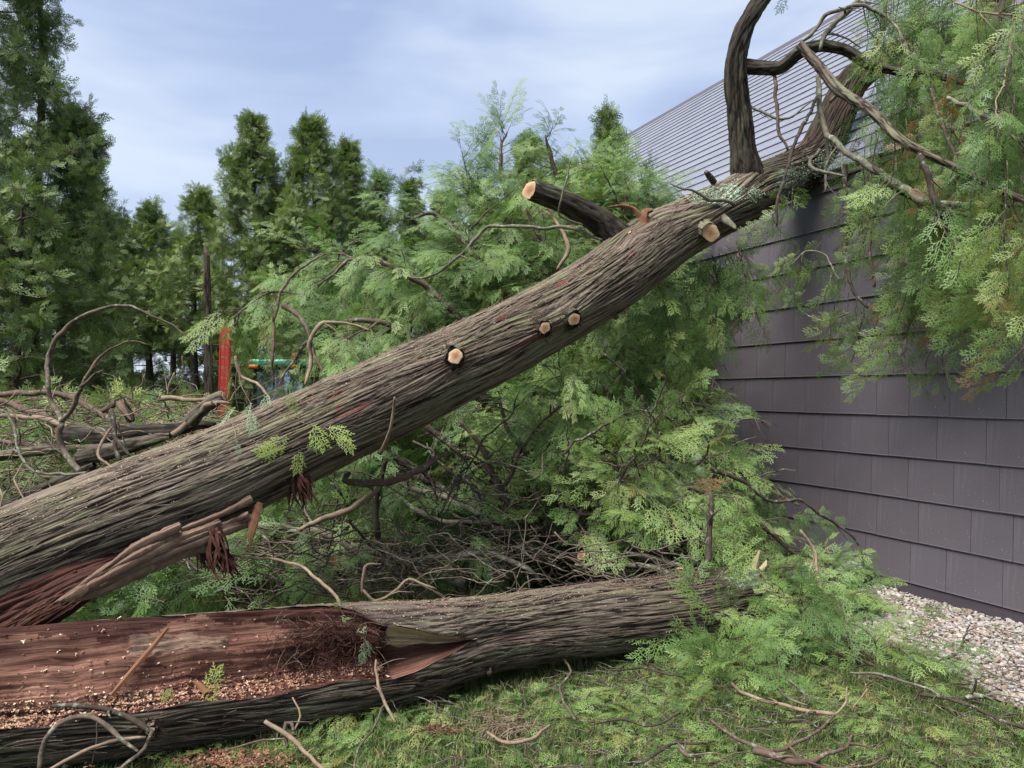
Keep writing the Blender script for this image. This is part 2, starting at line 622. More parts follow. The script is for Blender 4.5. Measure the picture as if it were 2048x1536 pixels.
def b_frond(seed, L=.42, n=6, hang=.25):
    """A twig carrying several flat sprays."""
    def f(mb):
        rg = random.Random(seed)
        bend = lambda t: np.array([.03 * math.sin(t * 4 + seed), L * t, -hang * L * t * t])
        ps = [bend(t) for t in np.linspace(0, .86, 5)]
        mb.tube(ps, [.0028, .0025, .002, .0016, .001], 3, n=5)
        mb.att[-1] = np.ones(len(mb.v[-1]))
        for i in range(n):
            t = .16 + .72 * i / (n - 1)
            s = -1 if i % 2 else 1
            a = R(rg.uniform(28, 55)) * s
            if i == n - 1: a *= .15
            Yv = np.array([math.sin(a), math.cos(a), -hang * t * 1.6 + rg.uniform(-.15, .1)])
            Zv = np.array([rg.uniform(-.35, .35), rg.uniform(-.2, .5), 1.0])
            fan_geo(mb, bend(t), Yv, Zv, rg.uniform(.13, .2) * (L / .42), rg, nside=5, sub=4, curl=rg.uniform(.2, .7))
    return f


SPRAYS = [proto_mesh('leaf_spray', b_fan(1), M['leaf']), proto_mesh('leaf_spray', b_fan(2, .24, curl=.45), M['leaf']),
          proto_mesh('leaf_spray', b_fan(3, .18, nside=5, curl=.1, fill=.85), M['leaf']),
          proto_mesh('leaf_spray', b_frond(4), M['leaf']), proto_mesh('leaf_spray', b_frond(5, .38, 5, .4), M['leaf']),
          proto_mesh('leaf_spray', b_frond(6, .5, 8, .15), M['leaf'])]
C_SPRAY = make_collection('spray', SPRAYS)


def b_clump(seed, S=.30, n=15):
    def f(mb):
        rg = random.Random(seed)
        for i in range(n):
            az = rg.uniform(0, 6.283)
            el = rg.uniform(-.35, 1.15)
            d = np.array([math.cos(az) * math.cos(el), math.sin(az) * math.cos(el), math.sin(el)])
            O = d * rg.uniform(0, .05)
            Zv = np.array([rg.uniform(-1, 1), rg.uniform(-1, 1), rg.uniform(-.4, .4)])
            fan_geo(mb, O, d + np.array([0, 0, .15]), Zv, S * rg.uniform(.55, 1.0), rg, nside=4, sub=2, wid=.0105, curl=.2)
    return f


CLUMPS = [proto_mesh('foliage_clump', b_clump(20 + i), M['leaf_far']) for i in range(5)]
C_CLUMP = make_collection('clump', CLUMPS)

_ng_cache = {}


def scatter_group(coll):
    if coll.name in _ng_cache: return _ng_cache[coll.name]
    ng = bpy.data.node_groups.new('scatter_' + coll.name, 'GeometryNodeTree')
    ng.interface.new_socket('Geometry', in_out='INPUT', socket_type='NodeSocketGeometry')
    ng.interface.new_socket('Geometry', in_out='OUTPUT', socket_type='NodeSocketGeometry')
    n, l = ng.nodes, ng.links
    gi, go = n.new('NodeGroupInput'), n.new('NodeGroupOutput')
    iop = n.new('GeometryNodeInstanceOnPoints')
    ci = n.new('GeometryNodeCollectionInfo')
    ci.inputs['Collection'].default_value = coll
    ci.inputs['Separate Children'].default_value = True
    ci.inputs['Reset Children'].default_value = True
    l.new(gi.outputs[0], iop.inputs['Points'])
    l.new(ci.outputs[0], iop.inputs['Instance'])
    iop.inputs['Pick Instance'].default_value = True

    def na(name, typ):
        a = n.new('GeometryNodeInputNamedAttribute')
        a.data_type = typ
        a.inputs['Name'].default_value = name
        return a.outputs['Attribute']
    l.new(na('pick', 'INT'), iop.inputs['Instance Index'])
    l.new(na('rot', 'FLOAT_VECTOR'), iop.inputs['Rotation'])
    l.new(na('scl', 'FLOAT'), iop.inputs['Scale'])
    l.new(iop.outputs[0], go.inputs[0])
    _ng_cache[coll.name] = ng
    return ng


def scatter(name, coll, items, parent=None, label=None, cat=None, group=None, kind='stuff'):
    """items: (pos, euler, scale, pick, tint)"""
    me = bpy.data.meshes.new(name)
    pos = np.array([i[0] for i in items], float)
    org = pos.mean(0)
    me.from_pydata((pos - org).tolist(), [], [])
    for nm, ty, idx, w in (('rot', 'FLOAT_VECTOR', 1, 3), ('scl', 'FLOAT', 2, 1), ('pick', 'INT', 3, 1), ('tint', 'FLOAT', 4, 1)):
        a = me.attributes.new(nm, ty, 'POINT')
        arr = np.array([i[idx] for i in items], np.int32 if ty == 'INT' else np.float32).ravel()
        a.data.foreach_set('vector' if w == 3 else 'value', arr)
    o = bpy.data.objects.new(name, me)
    COL.objects.link(o)
    place(o, Vector(org), parent)
    md = o.modifiers.new('scatter', 'NODES')
    md.node_group = scatter_group(coll)
    if kind: o['kind'] = kind
    tag(o, label, cat, group)
    return o


def orient(Y, Z):
    Y = Vector(Y).normalized()
    Z = Vector(Z)
    Z = Z - Y * Z.dot(Y)
    if Z.length < 1e-4:
        Z = Y.orthogonal()
    Z.normalize()
    X = Y.cross(Z)
    return Matrix((X, Y, Z)).transposed().to_euler()


def spray_item(p, d, rg, scl=1.0, tint=.45, big=.5, roll=.6, zdir=None):
    z = Vector(zdir) if zdir else Vector((rg.uniform(-roll, roll), -.55 + rg.uniform(-roll, roll), .8))
    pick = rg.choice((3, 4, 5)) if rg.random() < big else rg.choice((0, 1, 2))
    return (tuple(p), tuple(orient(d, z)), scl * rg.choice((.65, .8, .95, 1.1, 1.3)) * rg.uniform(.92, 1.08), pick, tint)


# ------------------------------------------------------------------ ground
def on_gravel(x, y):
    """signed: >0 inside the gravel strip by the wall."""
    d = x * WN[0] + y * WN[1]                # distance along the wall normal
    u = x * WU[0] + y * WU[1]
    off = WD - d
    edge = 1.34 + .10 * math.sin(u * 2.2) + .07 * math.sin(u * 5.1 + 1)
    return edge - off


WU = Vector((0.4147, -0.9100, 0))            # along the wall, towards the viewer's right
WN = Vector((0.9100, 0.4147, 0))             # into the house
WC = Vector((2.0, 8.5, 0))                   # point on the wall base
WD = WC.dot(WN)

gm = MT('lawn_soil_and_thatch', rough=0.95, spec=0.1)
c1 = gm.ramp(gm.noise(gm.coord('Object'), 1.3, 5, .6), [(.35, (0.045, 0.075, 0.022)), (.6, (0.085, 0.125, 0.036)), (.8, (0.10, 0.095, 0.05))])
c2 = gm.ramp(gm.noise(gm.coord('Object'), 30, 4, .7), [(.35, (0.03, 0.035, 0.015)), (.7, (0.09, 0.12, 0.04))])
gm.color(gm.mix(.55, c1, c2))
gm.bump(gm.noise(gm.coord('Object'), 60, 3, .7), .02, .8)
mb = MB()
xs = np.concatenate([[-400, -150, -60, -20], np.linspace(-8, 8, 41), [20, 60, 150, 400]])
ys = np.concatenate([[-40, -8], np.linspace(0, 14, 41), [22, 40, 80, 160, 400]])
V = []
for y in ys:
    for x in xs:
        z = .035 * float(perlin(x * .6, y * .6, 3.3)) - .02 if abs(x) < 9 and y < 15 else -.02
        V.append((x, y, z))
nx = len(xs)
Fq = [(j * nx + i, j * nx + i + 1, (j + 1) * nx + i + 1, (j + 1) * nx + i) for j in range(len(ys) - 1) for i in range(nx - 1)]
mb.add(V, Fq)
lawn = mb.build('lawn', gm.m)
lawn['kind'] = 'structure'
lawn['label'] = 'green lawn under the fallen trees'


def gz(x, y):
    return .035 * float(perlin(x * .6, y * .6, 3.3)) - .02 if abs(x) < 9 and 0 < y < 15 else -.02


# gravel bed sheet + stones
gb = MT('gravel_grit', rough=0.95, spec=0.1)
gb.color(gb.ramp(gb.noise(gb.coord('Object'), 55, 5, .7), [(.3, (0.07, 0.055, 0.04)), (.7, (0.26, 0.22, 0.18))]))
mb = MB()
us = np.linspace(-1.5, 7.6, 80)
V = []
for u in us:
    for k in range(6):
        p0 = WC + WU * u + WN * (-.03)
        edge = 1.10
        # find the edge numerically
        e_ = 0.9
        for _ in range(8):
            q = p0 - WN * e_
            e_ += on_gravel(q.x, q.y) * .9
        q = p0 - WN * (e_ * k / 5)
        V.append((q.x, q.y, gz(q.x, q.y) + .012))
Fq = [(i * 6 + k, i * 6 + k + 1, (i + 1) * 6 + k + 1, (i + 1) * 6 + k) for i in range(79) for k in range(5)]
mb.add(V, Fq)
gravel = mb.build('gravel_bed', gb.m)
tag(gravel, 'strip of pale gravel along the foot of the dark wall', None, None, 'structure')

sm = MT('pebble_stone', rough=0.75, spec=0.3)
oi = sm.new('ShaderNodeObjectInfo')
sc_ = sm.ramp(oi.outputs['Random'], [(0, (0.34, 0.32, 0.30)), (.25, (0.44, 0.42, 0.39)), (.42, (0.24, 0.22, 0.20)), (.55, (0.38, 0.31, 0.26)),
                                     (.68, (0.24, 0.17, 0.13)), (.8, (0.52, 0.50, 0.48)), (.9, (0.18, 0.175, 0.175)), (1, (0.36, 0.24, 0.20))])
sm.color(sm.mix(sm.math('MULTIPLY', sm.noise(sm.coord('Object'), 60, 4, .7), .6), sc_, sm.mix(1.0, sc_, (.40, .36, .32), 'MULTIPLY')))
sm.bump(sm.noise(sm.coord('Object'), 120, 3, .7), .002, .7)


def b_stone(seed):
    def f(mb):
        rg = np.random.default_rng(seed)
        import bmesh
        bm = bmesh.new()
        bmesh.ops.create_icosphere(bm, subdivisions=1, radius=1)
        v = np.array([p.co[:] for p in bm.verts])
        v *= rg.uniform(.72, 1.25, (len(v), 1)) * np.array([1, rg.uniform(.6, .9), rg.uniform(.45, .75)])
        fs = [tuple(q.index for q in fc.verts) for fc in bm.faces]
        bm.free()
        mb.add(v * .0165, fs)
    return f


STONES = [proto_mesh('stone', b_stone(40 + i), sm.m) for i in range(7)]
C_STONE = make_collection('pebble', STONES)
cells = []
rg = random.Random(5)
step = .0285
u = -.2
while u < 6.4:
    o_ = 0.02
    while o_ < 1.6:
        q = WC + WU * (u + rg.uniform(-.012, .012)) - WN * (o_ + rg.uniform(-.012, .012))
        if on_gravel(q.x, q.y) > rg.uniform(-.05, .03) and q.y > 1.8:
            s = rg.choice((.6, .8, 1.0, 1.0, 1.2, 1.45))
            cells.append(((q.x, q.y, gz(q.x, q.y) + .016 + rg.uniform(0, .012)), (rg.uniform(-.6, .6), rg.uniform(-.6, .6), rg.uniform(0, 6.28)), s, rg.randrange(7), rg.random()))
        o_ += step
    u += step


def in_view(p):
    if p[1] < .5: return False
    px = 1024 + F * p[0] / p[1]
    py = 785 - F * (p[2] - EYE) / p[1]
    return -10 < px < 2060 and -10 < py < 1546


cells.sort(key=lambda c: (not in_view(c[0]), c[0][1] - 2.0 * c[2]))
for c in cells[:300]:
    o = bpy.data.objects.new('stone', STONES[c[3]])
    COL.objects.link(o)
    place(o, Vector(c[0]), gravel)
    o.rotation_euler = c[1]
    o.scale = (c[2],) * 3
scatter('loose_gravel', C_STONE, cells[300:], gravel)

# grass
gmat = MT('grass_blades', rough=0.6, spec=0.3)
oi = gmat.new('ShaderNodeObjectInfo')
gc = gmat.ramp(oi.outputs['Random'], [(0, (0.045, 0.088, 0.024)), (.4, (0.085, 0.145, 0.040)), (.70, (0.145, 0.200, 0.060)), (.86, (0.22, 0.22, 0.09)), (1, (0.32, 0.26, 0.14))])
gmat.color(gc)
tr = gmat.new('ShaderNodeBsdfTranslucent')
gmat.l.new(gc, tr.inputs['Color'])
ms_ = gmat.new('ShaderNodeMixShader')
ms_.inputs[0].default_value = .3
gmat.l.new(gmat.b.outputs[0], ms_.inputs[1]); gmat.l.new(tr.outputs[0], ms_.inputs[2])
gmat.l.new(ms_.outputs[0], gmat.out.inputs['Surface'])


def b_tuft(seed, n=11, h=.065):
    def f(mb):
        rg = random.Random(seed)
        for i in range(n):
            a = rg.uniform(0, 6.28); r0 = rg.uniform(0, .022)
            x, y = math.cos(a) * r0, math.sin(a) * r0
            b = rg.uniform(0, 6.28); ln = rg.uniform(.2, 1.0)
            hh = h * rg.uniform(.55, 1.25); w = rg.uniform(.0012, .0022)
            dx, dy = math.cos(b) * ln * hh, math.sin(b) * ln * hh
            px_, py_ = -math.sin(b) * w, math.cos(b) * w
            v = [(x - px_, y - py_, 0), (x + px_, y + py_, 0), (x + dx * .35 + px_, y + dy * .35 + py_, hh * .6), (x + dx * .35 - px_, y + dy * .35 - py_, hh * .6), (x + dx, y + dy, hh * (1 - .35 * ln))]
            mb.add(v, [(0, 1, 2, 3), (3, 2, 4)])
    return f


TUFTS = [proto_mesh('grass_tuft', b_tuft(60 + i), gmat.m) for i in range(6)]
C_TUFT = make_collection('tuft', TUFTS)
items = []
rg = random.Random(12)
for i in range(30000):
    y = 1.9 + 4.6 * rg.random() ** 1.25
    x = rg.uniform(-.78, .82) * y
    if on_gravel(x, y) > rg.uniform(-.06, .02) - (.3 if rg.random() < .008 else 0): continue
    dens = perlin(x * 1.6, y * 1.6, 8.1)
    if rg.random() > .95 + dens: continue
    items.append(((x, y, gz(x, y)), (rg.uniform(-.2, .2), rg.uniform(-.2, .2), rg.uniform(0, 6.28)), rg.uniform(.6, 1.15), rg.randrange(6), 0))
for i in range(9000):
    y = rg.uniform(6, 16)
    x = rg.uniform(-.8, .3) * y
    if (x * WN[0] + y * WN[1]) > WD - 1.2: continue
    items.append(((x, y, gz(x, y)), (0, 0, rg.uniform(0, 6.28)), rg.uniform(1.2, 2.4), rg.randrange(6), 0))
scatter('grass', C_TUFT, items, None, 'short green lawn grass around and between the broken branches', 'grass')

# ------------------------------------------------------------------ house
EAVE = 3.55
house = empty('house', WC, 'dark house with purplish brown shingle siding and a dark metal tile roof', 'house')
pm = MT('painted_siding_panel', rough=0.42, spec=0.45)
oi = pm.new('ShaderNodeObjectInfo')
base = pm.ramp(oi.outputs['Random'], [(0, (0.094, 0.085, 0.099)), (.5, (0.106, 0.094, 0.107)), (1, (0.101, 0.093, 0.111))])
st = pm.ramp(pm.noise(pm.coord('Object', (1.6, 1.6, 7)), 1.0, 4, .6), [(.35, 0.0), (.75, .5)])
base = pm.mix(st, base, (0.108, 0.084, 0.094))
rn = pm.ramp(pm.noise(pm.coord('Object', (38, 38, 1.2)), 1.0, 3, .6), [(.58, 0.0), (.76, .3)])
base = pm.mix(rn, base, (0.21, 0.19, 0.20))
dt = pm.ramp(pm.noise(pm.coord('Object'), 95, 2, .5), [(.72, 0.0), (.74, 1.0)])
base = pm.mix(dt, base, (0.40, 0.40, 0.34))
pm.color(base)
pm.bump(pm.noise(pm.coord('Object'), 5, 3, .6), .006, .25)
pm.l.new(pm.ramp(pm.noise(pm.coord('Object'), 3, 4, .6), [(.3, .36), (.7, .55)]), pm.b.inputs['Roughness'])
trim = simple('dark_trim_metal', (0.060, 0.050, 0.062), .5, .4)
under = simple('wall_sheathing', (0.02, 0.018, 0.02), .9, .1)

CH = .334
U0, U1 = -9.2, 8.6
rot_w = Matrix(((WU.x, WN.x, 0), (WU.y, WN.y, 0), (0, 0, 1))).to_4x4()   # local x along wall, y into house


def wall_obj(name, mb, mats, parent, smooth=False):
    """mb holds wall-local coords (u, depth-in, z)."""
    for i, v in enumerate(mb.v):
        mb.v[i] = (np.array(rot_w.to_3x3()) @ v.T).T + np.array(WC)
    return mb.build(name, mats, parent, smooth)


rg = random.Random(3)
panel_me = {}


def panel_mesh(w):
    if w in panel_me: return panel_me[w]
    mb = MB()
    e_ = .0016
    x0, x1 = e_, w - e_
    # front face leans out at the bottom, rolled lower edge
    prof = [(-.006, CH + .010), (-.020, .012), (-.0225, .004), (-.019, 0.0), (-.004, .001)]
    v = []
    for x in (x0, x1):
        v += [(x, y, z) for y, z in prof]
    v += [(x0, .003, CH + .010), (x1, .003, CH + .010)]
    f = [(i, i + 1, i + 6, i + 5) for i in range(4)] + [(0, 5, 11, 10), (0, 10, 4, 3, 2, 1), (5, 6, 7, 8, 9, 11)]
    mb.add(v, f)
    me = bpy.data.meshes.new('siding_panel')
    me.from_pydata(mb.v[0].tolist(), [], mb.f)
    me.materials.append(pm.m)
    panel_me[w] = me
    return me


widths = (.30, .34, .38, .42)
nrow = 11
row_z = [.075 + CH * k for k in range(nrow)]
ptot = 0
far_mb = MB()
for k, z in enumerate(row_z):
    hcut = min(1.0, (EAVE - .02 - z) / CH)
    if hcut < .1: continue
    u = U0 + rg.uniform(0, .3)
    while u < U1 - .45:
        w = rg.choice(widths)
        loc = WC + WU * u + Vector((0, 0, z + rg.uniform(-.0015, .0015))) - WN * rg.uniform(0, .002)
        if u > -3.0:
            o = bpy.data.objects.new('siding_panel', panel_mesh(w))
            COL.objects.link(o)
            place(o, loc, house)
            o.rotation_euler = (rg.uniform(-.002, .002), 0, math.atan2(WU.y, WU.x))
            if hcut < 1: o.scale = (1, 1, hcut)
            # face outward: local y points into the house
            ptot += 1
        else:
            pv = np.array([v.co[:] for v in panel_mesh(w).vertices]) * np.array([1, 1, hcut]) + np.array([u, 0, z])
            far_mb.add(pv, [tuple(p.vertices) for p in panel_mesh(w).polygons])
        u += w
fp = wall_obj('siding_panels', far_mb, pm.m, house)
fp['kind'] = 'stuff'
# wall body, plinth, gable walls
mb = MB()
mb.box((U0, .006, 0), (U1, .20, EAVE - .012))
wall_obj('wall', mb, under, house)
mb = MB()
mb.box((U0, -.012, -.1), (U1, .0055, .070))
wall_obj('base_trim', mb, trim, house)
PT = .9           # roof pitch
DEP = 5.0         # eave to ridge
mb = MB()
for ug in (U0, U1):
    v = [(ug, .2, 0), (ug, .2, EAVE - .05), (ug, DEP, EAVE + DEP * PT - .12), (ug, 2 * DEP, EAVE - .05), (ug, 2 * DEP, 0),
         (ug + (.15 if ug == U0 else -.15), .2, 0), (ug + (.15 if ug == U0 else -.15), .2, EAVE - .05), (ug + (.15 if ug == U0 else -.15), DEP, EAVE + DEP * PT - .12), (ug + (.15 if ug == U0 else -.15), 2 * DEP, EAVE - .05), (ug + (.15 if ug == U0 else -.15), 2 * DEP, 0)]
    mb.add(v, [(0, 1, 2, 3, 4), (9, 8, 7, 6, 5)] + [(i, (i + 1) % 5, 5 + (i + 1) % 5, 5 + i) for i in range(5)])
wall_obj('gable_wall', mb, pm.m, house)
mb = MB()
mb.box((U0 + .15, 2 * DEP - .2, 0), (U1 - .15, 2 * DEP, EAVE - .05))
wall_obj('back_wall', mb, pm.m, house)
mb = MB()
mb.box((U0 - .12, -.055, EAVE - .045), (U1 + .12, .16, EAVE - .006))
wall_obj('eave_trim', mb, trim, house)

rm = MT('dark_metal_roof_tile', rough=0.36, spec=0.6)
nb = rm.noise(rm.coord('Object', (1, 1, 1)), 2.2, 5, .6)
rm.color(rm.ramp(nb, [(.3, (0.13, 0.135, 0.165)), (.7, (0.18, 0.185, 0.22))]))
rm.l.new(rm.ramp(rm.noise(rm.coord('Object'), 9, 4, .7), [(.3, .28), (.7, .46)]), rm.b.inputs['Roughness'])
rm.bump(rm.noise(rm.coord('Object'), 14, 4, .6), .004, .35)
# roof courses: lapped strips with shallow seams between tiles
SL = math.hypot(1, PT)
ncourse = 25
cw = DEP / ncourse
rg = random.Random(9)
for k in range(ncourse):
    y0, y1 = k * cw - .06, (k + 1) * cw - .06 + .02
    z0, z1 = EAVE + PT * y0 + .065, EAVE + PT * y1 + .065
    mb = MB()
    u = U0 - .15 - rg.uniform(0, .9)
    th = .018
    while u < U1 + .1:
        w = 1.02
        a, b = max(u, U0 - .15) + .003, min(u + w, U1 + .15) - .003
        if b > a + .05:
            dz = rg.uniform(-.001, .0015)
            n_ = (-PT / SL, 1 / SL)          # outward normal in (y, z)
            lift = .024
            v = []
            for x in (a, b):
                v += [(x, y0 + n_[0] * lift, z0 + n_[1] * lift + dz), (x, y0 + n_[0] * .002, z0 + n_[1] * .002), (x, y1 + n_[0] * .002, z1 + n_[1] * .002), (x, y1 + n_[0] * .008, z1 + n_[1] * .008)]
            mb.add(v, [(0, 3, 7, 4), (0, 4, 5, 1), (0, 1, 2, 3), (4, 7, 6, 5), (1, 5, 6, 2)])
        u += w
    wall_obj('roof_course', mb, rm.m, house)
mb = MB()
for sgn in (1,):
    v = [(U0 - .14, -.05, EAVE - .02), (U1 + .14, -.05, EAVE - .02), (U1 + .14, DEP, EAVE + PT * DEP + .03), (U0 - .14, DEP, EAVE + PT * DEP + .03),
         (U0 - .14, 2 * DEP + .05, EAVE - .02), (U1 + .14, 2 * DEP + .05, EAVE - .02)]
    mb.add(v, [(0, 1, 2, 3), (3, 2, 5, 4)])
wall_obj('roof_deck', mb, trim, house)
mb = MB()
zr = EAVE + PT * DEP
mb.add([(U0 - .16, DEP - .13, zr - .03), (U1 + .16, DEP - .13, zr - .03), (U1 + .16, DEP, zr + .12), (U0 - .16, DEP, zr + .12),
        (U1 + .16, DEP + .13, zr - .03), (U0 - .16, DEP + .13, zr - .03)], [(0, 1, 2, 3), (3, 2, 4, 5)])
wall_obj('ridge_cap', mb, trim, house)
mb = MB()
mb.add([(U0 - .20, -.10, EAVE - .06), (U0 - .20, -.10, EAVE + .08), (U0 - .20, DEP, zr + .13), (U0 - .20, DEP, zr - .06),
        (U0 - .16, -.10, EAVE - .06), (U0 - .16, -.10, EAVE + .08), (U0 - .16, DEP, zr + .13), (U0 - .16, DEP, zr - .06)],
       [(0, 1, 2, 3), (7, 6, 5, 4), (1, 5, 6, 2), (0, 4, 5, 1), (3, 2, 6, 7), (0, 3, 7, 4)])
wall_obj('rake_trim', mb, trim, house)


def roof_d(px, py):
    k = (px - 1024) / F
    m = (785 - py) / F
    c = WN[0] * k + WN[1]
    return (EAVE - EYE - WD * PT) / (m - PT * c)


def wall_d(px):
    k = (px - 1024) / F
    return WD / (WN[0] * k + WN[1])

# ------------------------------------------------------------------ bark-covered stems
def bark_tube(name, pts, radii, mat, parent, nt=200, ds=.016, cell=.055, amp=.016, along=.42, twist=.35, knots=(), th0=R(250),
              lichen=(), scars=(), lump=.05, seed=0, opening=None, cap=True, squash=None, damp=None):
    L0 = sum((Vector(pts[i + 1]) - Vector(pts[i])).length for i in range(len(pts) - 1))
    n = max(8, int(L0 / ds))
    q, r, L = catmull(pts, radii, n)
    t, e1, e2 = frames(q)
    s = np.linspace(0, L, n)[:, None]
    if opening is None:
        th = th0 + np.linspace(0, 2 * math.pi, nt + 1)[None, :] * np.ones((n, 1))
    else:
        c_, hw = opening(s[:, 0])
        f_ = np.linspace(0, 1, nt + 1)[None, :]
        th = (c_ + hw)[:, None] + f_ * (2 * math.pi - 2 * hw)[:, None]
    rr = r[:, None] * np.ones_like(th)
    # flow round the knots
    thn = th + twist * s
    bump = np.zeros_like(th)
    for (ks, kt, kr, kh) in knots:
        d_th = (th - kt + math.pi) % (2 * math.pi) - math.pi
        du = d_th * r[:, None]
        dsv = s - ks
        d2 = (du / kr) ** 2 + (dsv / (kr * 1.9)) ** 2
        bump = bump + kh * np.exp(-d2 * .8)
        thn = thn + np.sign(du) * .55 * kr / r[:, None] * np.exp(-d2 * .45) * (1 - np.exp(-(du / (kr * .35)) ** 2))
    ru = r[:, None] / cell
    wob = .22 * perlin(np.cos(th) * 1.3 + seed, np.sin(th) * 1.3, s * 1.1 + seed)
    tn = thn + wob * .5
    a = perlin(np.cos(tn) * ru, np.sin(tn) * ru, s / along + seed * 3.1)
    b = perlin(np.cos(tn) * ru * 2.1 + 9, np.sin(tn) * ru * 2.1, s / (along * .45) + seed)
    c = perlin(np.cos(tn) * ru * 4.4 + 3, np.sin(tn) * ru * 4.4, s / (along * .2) + seed)
    ridge = np.clip(np.abs(a) * 2.6, 0, 1) ** .55
    ridge2 = np.clip(np.abs(b) * 2.4, 0, 1) ** .6
    h = .60 * ridge + .30 * ridge2 + .20 * (c + .5) - .05
    low = perlin(np.cos(th) * 1.4 + 4 + seed, np.sin(th) * 1.4, s * .9 + seed) * lump * 2.2 + perlin(np.cos(th) * 3 + seed, np.sin(th) * 3, s * 2.2) * lump * .7
    rad = rr * (1 + low) + bump + (h - .6) * amp
    if squash is not None:
        rad = rad * squash(s, th)
    v = q[:, None] + rad[..., None] * (np.cos(th)[..., None] * e1[:, None] + np.sin(th)[..., None] * e2[:, None])
    m_ = nt + 1
    V = v.reshape(-1, 3)
    idx = np.arange(n * m_).reshape(n, m_)
    A, B, C, D = idx[:-1, :-1], idx[:-1, 1:], idx[1:, 1:], idx[1:, :-1]
    faces = np.stack([A, B, C, D], -1).reshape(-1, 4)
    org = V.mean(0)
    me = bpy.data.meshes.new(name)
    nf = len(faces)
    me.vertices.add(len(V)); me.vertices.foreach_set('co', (V - org).astype(np.float32).ravel())
    me.loops.add(nf * 4); me.loops.foreach_set('vertex_index', faces.astype(np.int32).ravel())
    me.polygons.add(nf)
    me.polygons.foreach_set('loop_start', np.arange(0, nf * 4, 4, dtype=np.int32))
    me.polygons.foreach_set('loop_total', np.full(nf, 4, np.int32))
    me.polygons.foreach_set('use_smooth', [True] * nf)
    uvl = me.uv_layers.new(name='UVMap')
    uu = ((thn - th0) * r.mean()).reshape(-1); vv = (s * np.ones_like(th)).reshape(-1)
    fl = faces.ravel()
    uvl.data.foreach_set('uv', np.stack([uu[fl], vv[fl]], 1).astype(np.float32).ravel())
    at = me.attributes.new('relief', 'FLOAT', 'POINT')
    at.data.foreach_set('value', np.clip(h, 0, 1).astype(np.float32).ravel())
    for nm, spots in (('lichen', lichen), ('scar', scars)):
        mval = np.zeros_like(th)
        for (ks, kt, kl, kw) in spots:
            du = ((th - kt + math.pi) % (2 * math.pi) - math.pi) * r[:, None]
            mval = np.maximum(mval, np.clip(1.5 - ((du / kw) ** 2 + ((s - ks) / kl) ** 2) + .9 * perlin(np.cos(th) * ru, np.sin(th) * ru, s * 14), 0, 1))
        at = me.attributes.new(nm, 'FLOAT', 'POINT')
        at.data.foreach_set('value', mval.astype(np.float32).ravel())
    if damp:
        at = me.attributes.new('damp', 'FLOAT', 'POINT')
        at.data.foreach_set('value', np.clip((s * np.ones_like(th) - damp[0]) / damp[1] + .8 * perlin(np.cos(th) * 2, np.sin(th) * 2, s * 4), 0, 1).astype(np.float32).ravel())
    me.materials.append(mat)
    me.update(); me.validate()
    o = bpy.data.objects.new(name, me)
    COL.objects.link(o)
    place(o, Vector(org), parent)
    info = dict(q=q, r=r, t=t, e1=e1, e2=e2, L=L, n=n, v=v, rad=rad, th=th)
    return o, info


def at_s(info, s, th, out=0.0):
    """Surface point and outward direction at length s, angle th."""
    i = int(np.clip(round(s / info['L'] * (info['n'] - 1)), 0, info['n'] - 1))
    e1, e2 = info['e1'][i], info['e2'][i]
    d = math.cos(th) * e1 + math.sin(th) * e2
    return Vector(info['q'][i] + d * (info['r'][i] + out)), Vector(d), Vector(info['t'][i])


def px_s(info, px, py=None):
    """Length along the stem whose axis shows at photograph x = px."""
    q = info['q']
    x = 1024 + F * q[:, 0] / q[:, 1]
    i = int(np.argmin(np.abs(x - px))) if py is None else int(np.argmin((x - px) ** 2 + (785 - F * (q[:, 2] - EYE) / q[:, 1] - py) ** 2))
    return info['L'] * i / (info['n'] - 1)


def cut_face(parent, c, nrm, r, mat=None, name='cut_face', squash=.88, seed=0):
    """Sawn end of a limb: a slightly domed disc with ring coordinates."""
    nrm = Vector(nrm).normalized()
    a = nrm.orthogonal().normalized(); b = nrm.cross(a)
    rg = random.Random(seed)
    nr, ns = 6, 24
    V = [Vector(c) + nrm * .004]; UV = [0.0]
    off = Vector((rg.uniform(-.1, .1), rg.uniform(-.1, .1)))
    for k in range(1, nr + 1):
        for j in range(ns):
            an = j / ns * 6.283
            rr = r * k / nr * (1 + .09 * math.sin(an * 2 + seed) + .06 * math.sin(an * 5 + 2 * seed) + rg.uniform(-.03, .03))
            V.append(Vector(c) + a * (math.cos(an) * rr + off.x * r * (1 - k / nr)) + b * (math.sin(an) * rr * squash) + nrm * (.004 * (1 - (k / nr) ** 4) + rg.uniform(-.0006, .0006)))
            UV.append(k / nr)
    Fc = [(0, 1 + j, 1 + (j + 1) % ns) for j in range(ns)]
    for k in range(nr - 1):
        for j in range(ns):
            j2 = (j + 1) % ns
            Fc.append((1 + k * ns + j, 1 + (k + 1) * ns + j, 1 + (k + 1) * ns + j2, 1 + k * ns + j2))
    me = bpy.data.meshes.new(name)
    org = Vector(c)
    me.from_pydata([v - org for v in V], [], Fc)
    uvl = me.uv_layers.new(name='UVMap')
    for i, lp in enumerate(me.loops):
        uvl.data[i].uv = (UV[lp.vertex_index], 0.0)
    me.materials.append(mat or M['cut'])
    o = bpy.data.objects.new(name, me)
    COL.objects.link(o)
    place(o, org, parent)
    return o


